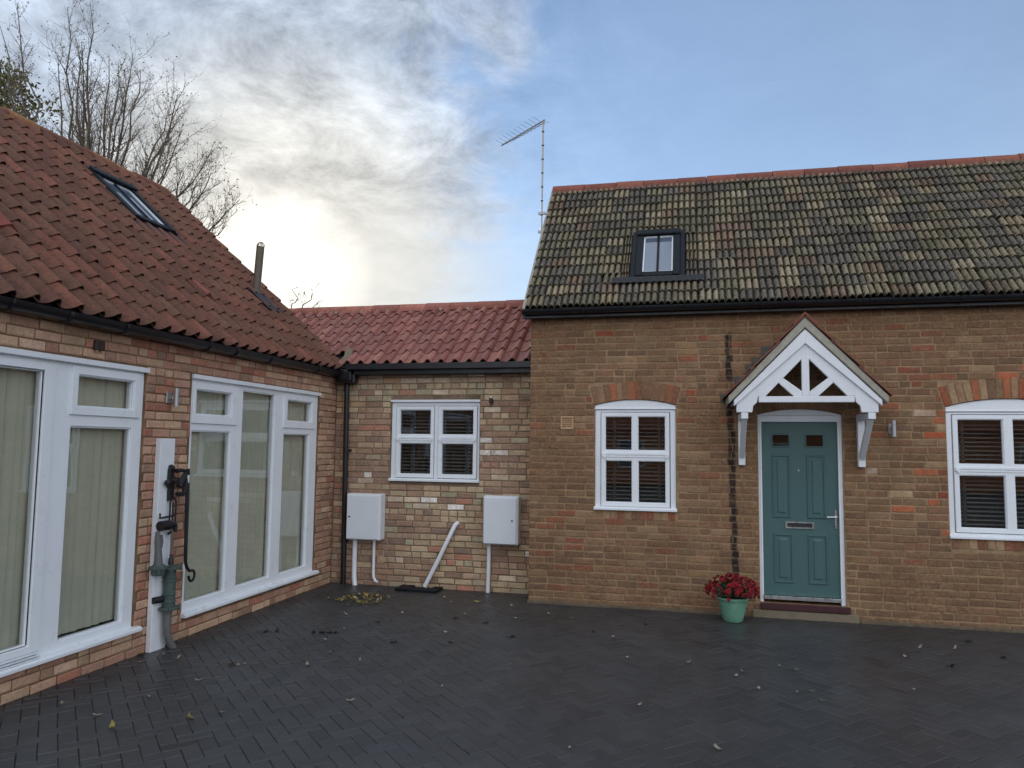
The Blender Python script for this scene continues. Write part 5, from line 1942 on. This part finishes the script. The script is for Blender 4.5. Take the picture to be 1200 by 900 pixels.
ev = thing('leafy_tree', (-17.4, 14.9, 0), 'dark leafy evergreen tree at the left edge behind the bare tree', 'tree')
b = MB()
b.tube([(-17.4, 14.9, -.1), (-17.35, 14.9, 5), (-17.3, 14.9, 10.4)], [.22, .16, .05], 8)
b.build('trunk', M['bark'], ev, smooth=True)
b = MB()
q = random.Random(8)
for k in range(60):
    g = q.uniform(0, 6.28)
    zc = q.uniform(7.0, 11.3)
    rr = q.uniform(.2, 1.0) * (1.9 - abs(zc - 8.6) * .42)
    c_ = Vector((-17.3 + rr * math.cos(g), 14.9 + rr * math.sin(g), zc))
    for _ in range(85):
        p_ = c_ + Vector((q.gauss(0, .26), q.gauss(0, .26), q.gauss(0, .20)))
        d1 = Vector((q.gauss(0, 1), q.gauss(0, 1), q.gauss(0, 1))).normalized()
        d2 = d1.cross(Vector((q.gauss(0, 1), q.gauss(0, 1), q.gauss(0, 1)))).normalized()
        L_ = q.uniform(.05, .10)
        b.add([p_ - d1 * L_, p_ + d2 * L_ * .4, p_ + d1 * L_, p_ - d2 * L_ * .4], [(0, 1, 2, 3)])
tag(b.build('crown', M['evergreen'], ev, clean=False), kind='stuff')

# ============================================================ BEHIND THE CAMERA: the house and hedge that the windows mirror
nh = thing('opposite_house', (2, -20, 0), 'low brick house across the yard, mirrored in the cottage windows', 'house')
b = MB()
WN = Matrix.Translation((0, -20, 0)) @ Matrix.Rotation(math.pi, 4, 'Z')
NWIN = [(-15.6, -14.3, .9, 2.2), (-12.0, -10.7, .9, 2.2), (-8.2, -6.9, .9, 2.2), (-4.6, -3.3, .9, 2.2), (-.6, .7, .9, 2.2), (2.2, 3.5, .9, 2.2), (-2.4, -1.45, 0, 2.1)]
b.plate((-18, 5, 0, 2.9), NWIN, 0, .25, WN)
b.box(-18, 5, 6.8, 7.0, 0, 2.9, WN)
b.box(-18, -11.75, .25, 6.8, 0, 2.9, WN)
b.box(4.75, 5, .25, 6.8, 0, 2.9, WN)
b.add([(-18, 0, 2.9), (-18, 7, 2.9), (-18, 3.5, 5.4)], [(0, 1, 2)], WN)
b.add([(5, 0, 2.9), (5, 7, 2.9), (5, 3.5, 5.4)], [(0, 1, 2)], WN)
m, t = new_mat('opposite_brickwork')
bt = t.node('ShaderNodeTexBrick', {'Vector': t.node('ShaderNodeMapping', {'Vector': pos(t), 'Rotation': (math.pi / 2, 0, 0)}).outputs[0], 'Color1': (*A(150, 92, 62), 1), 'Color2': (*A(120, 76, 54), 1), 'Mortar': (*A(120, 105, 88), 1), 'Scale': 1.0, 'Mortar Size': .01, 'Brick Width': .24, 'Row Height': .08})
finish(t, bt.outputs[0], .9)
b.build('wall', m, nh)
b = MB()
b.add([(-18.3, -.4, 2.75), (5.3, -.4, 2.75), (5.3, 3.5, 5.55), (-18.3, 3.5, 5.55), (-18.3, 7.4, 2.75), (5.3, 7.4, 2.75), (-18.3, -.4, 2.65), (5.3, -.4, 2.65), (5.3, 3.5, 5.4), (-18.3, 3.5, 5.4), (-18.3, 7.4, 2.65), (5.3, 7.4, 2.65)],
      [(0, 1, 2, 3), (3, 2, 5, 4), (6, 9, 8, 7), (9, 10, 11, 8), (0, 6, 7, 1), (4, 5, 11, 10)], WN)
b.build('roof', simple('opposite_roof_tiles', A(120, 78, 58), .9, var=.3, scale=3), nh)
for r in NWIN:
    b = MB()
    b.plate(r, [(r[0] + .07, r[1] - .07, r[2] + .07, r[3] - .07)], .05, .12, WN)
    wn = b.build('window' if r[2] else 'door', M['upvc'], nh)
    b = MB()
    b.box(r[0] + .07, r[1] - .07, .08, .09, r[2] + .07, r[3] - .07, WN)
    b.build('pane', M['glass_roof'], wn)


def hedge(label, x0, x1, y, h, seed):
    o = thing('hedge', ((x0 + x1) / 2, y, 0), label, 'hedge')
    qh = random.Random(seed)
    b = MB()
    for k in range(9):
        x = x0 + (x1 - x0) * (k + .5) / 9
        b.tube([(x, y, -.1), (x + .1, y, h * .5), (x, y, h * .9)], [.05, .04, .015], 6)
    b.build('stems', M['bark'], o)
    o.children[0]['kind'] = 'stuff'
    b = MB()
    for k in range(5200):
        p_ = Vector((qh.uniform(x0, x1), y + qh.gauss(0, .5), h * qh.random() ** .7 + .3 * math.sin(k)))
        d1 = Vector((qh.gauss(0, 1), qh.gauss(0, 1), qh.gauss(0, 1))).normalized()
        d2 = d1.cross(Vector((qh.gauss(0, 1), qh.gauss(0, 1), qh.gauss(0, 1)))).normalized()
        L_ = qh.uniform(.14, .26)
        b.add([p_ - d1 * L_, p_ + d2 * L_ * .5, p_ + d1 * L_, p_ - d2 * L_ * .5], [(0, 1, 2, 3)])
    tag(b.build('foliage', M['evergreen'], o, clean=False), kind='stuff')


hedge('tall green hedge to the left of the opposite house', -20, -5.8, -19, 3.2, 1)
hedge('tall green hedge to the right of the opposite house', 18.8, 27, -19, 3.6, 2)
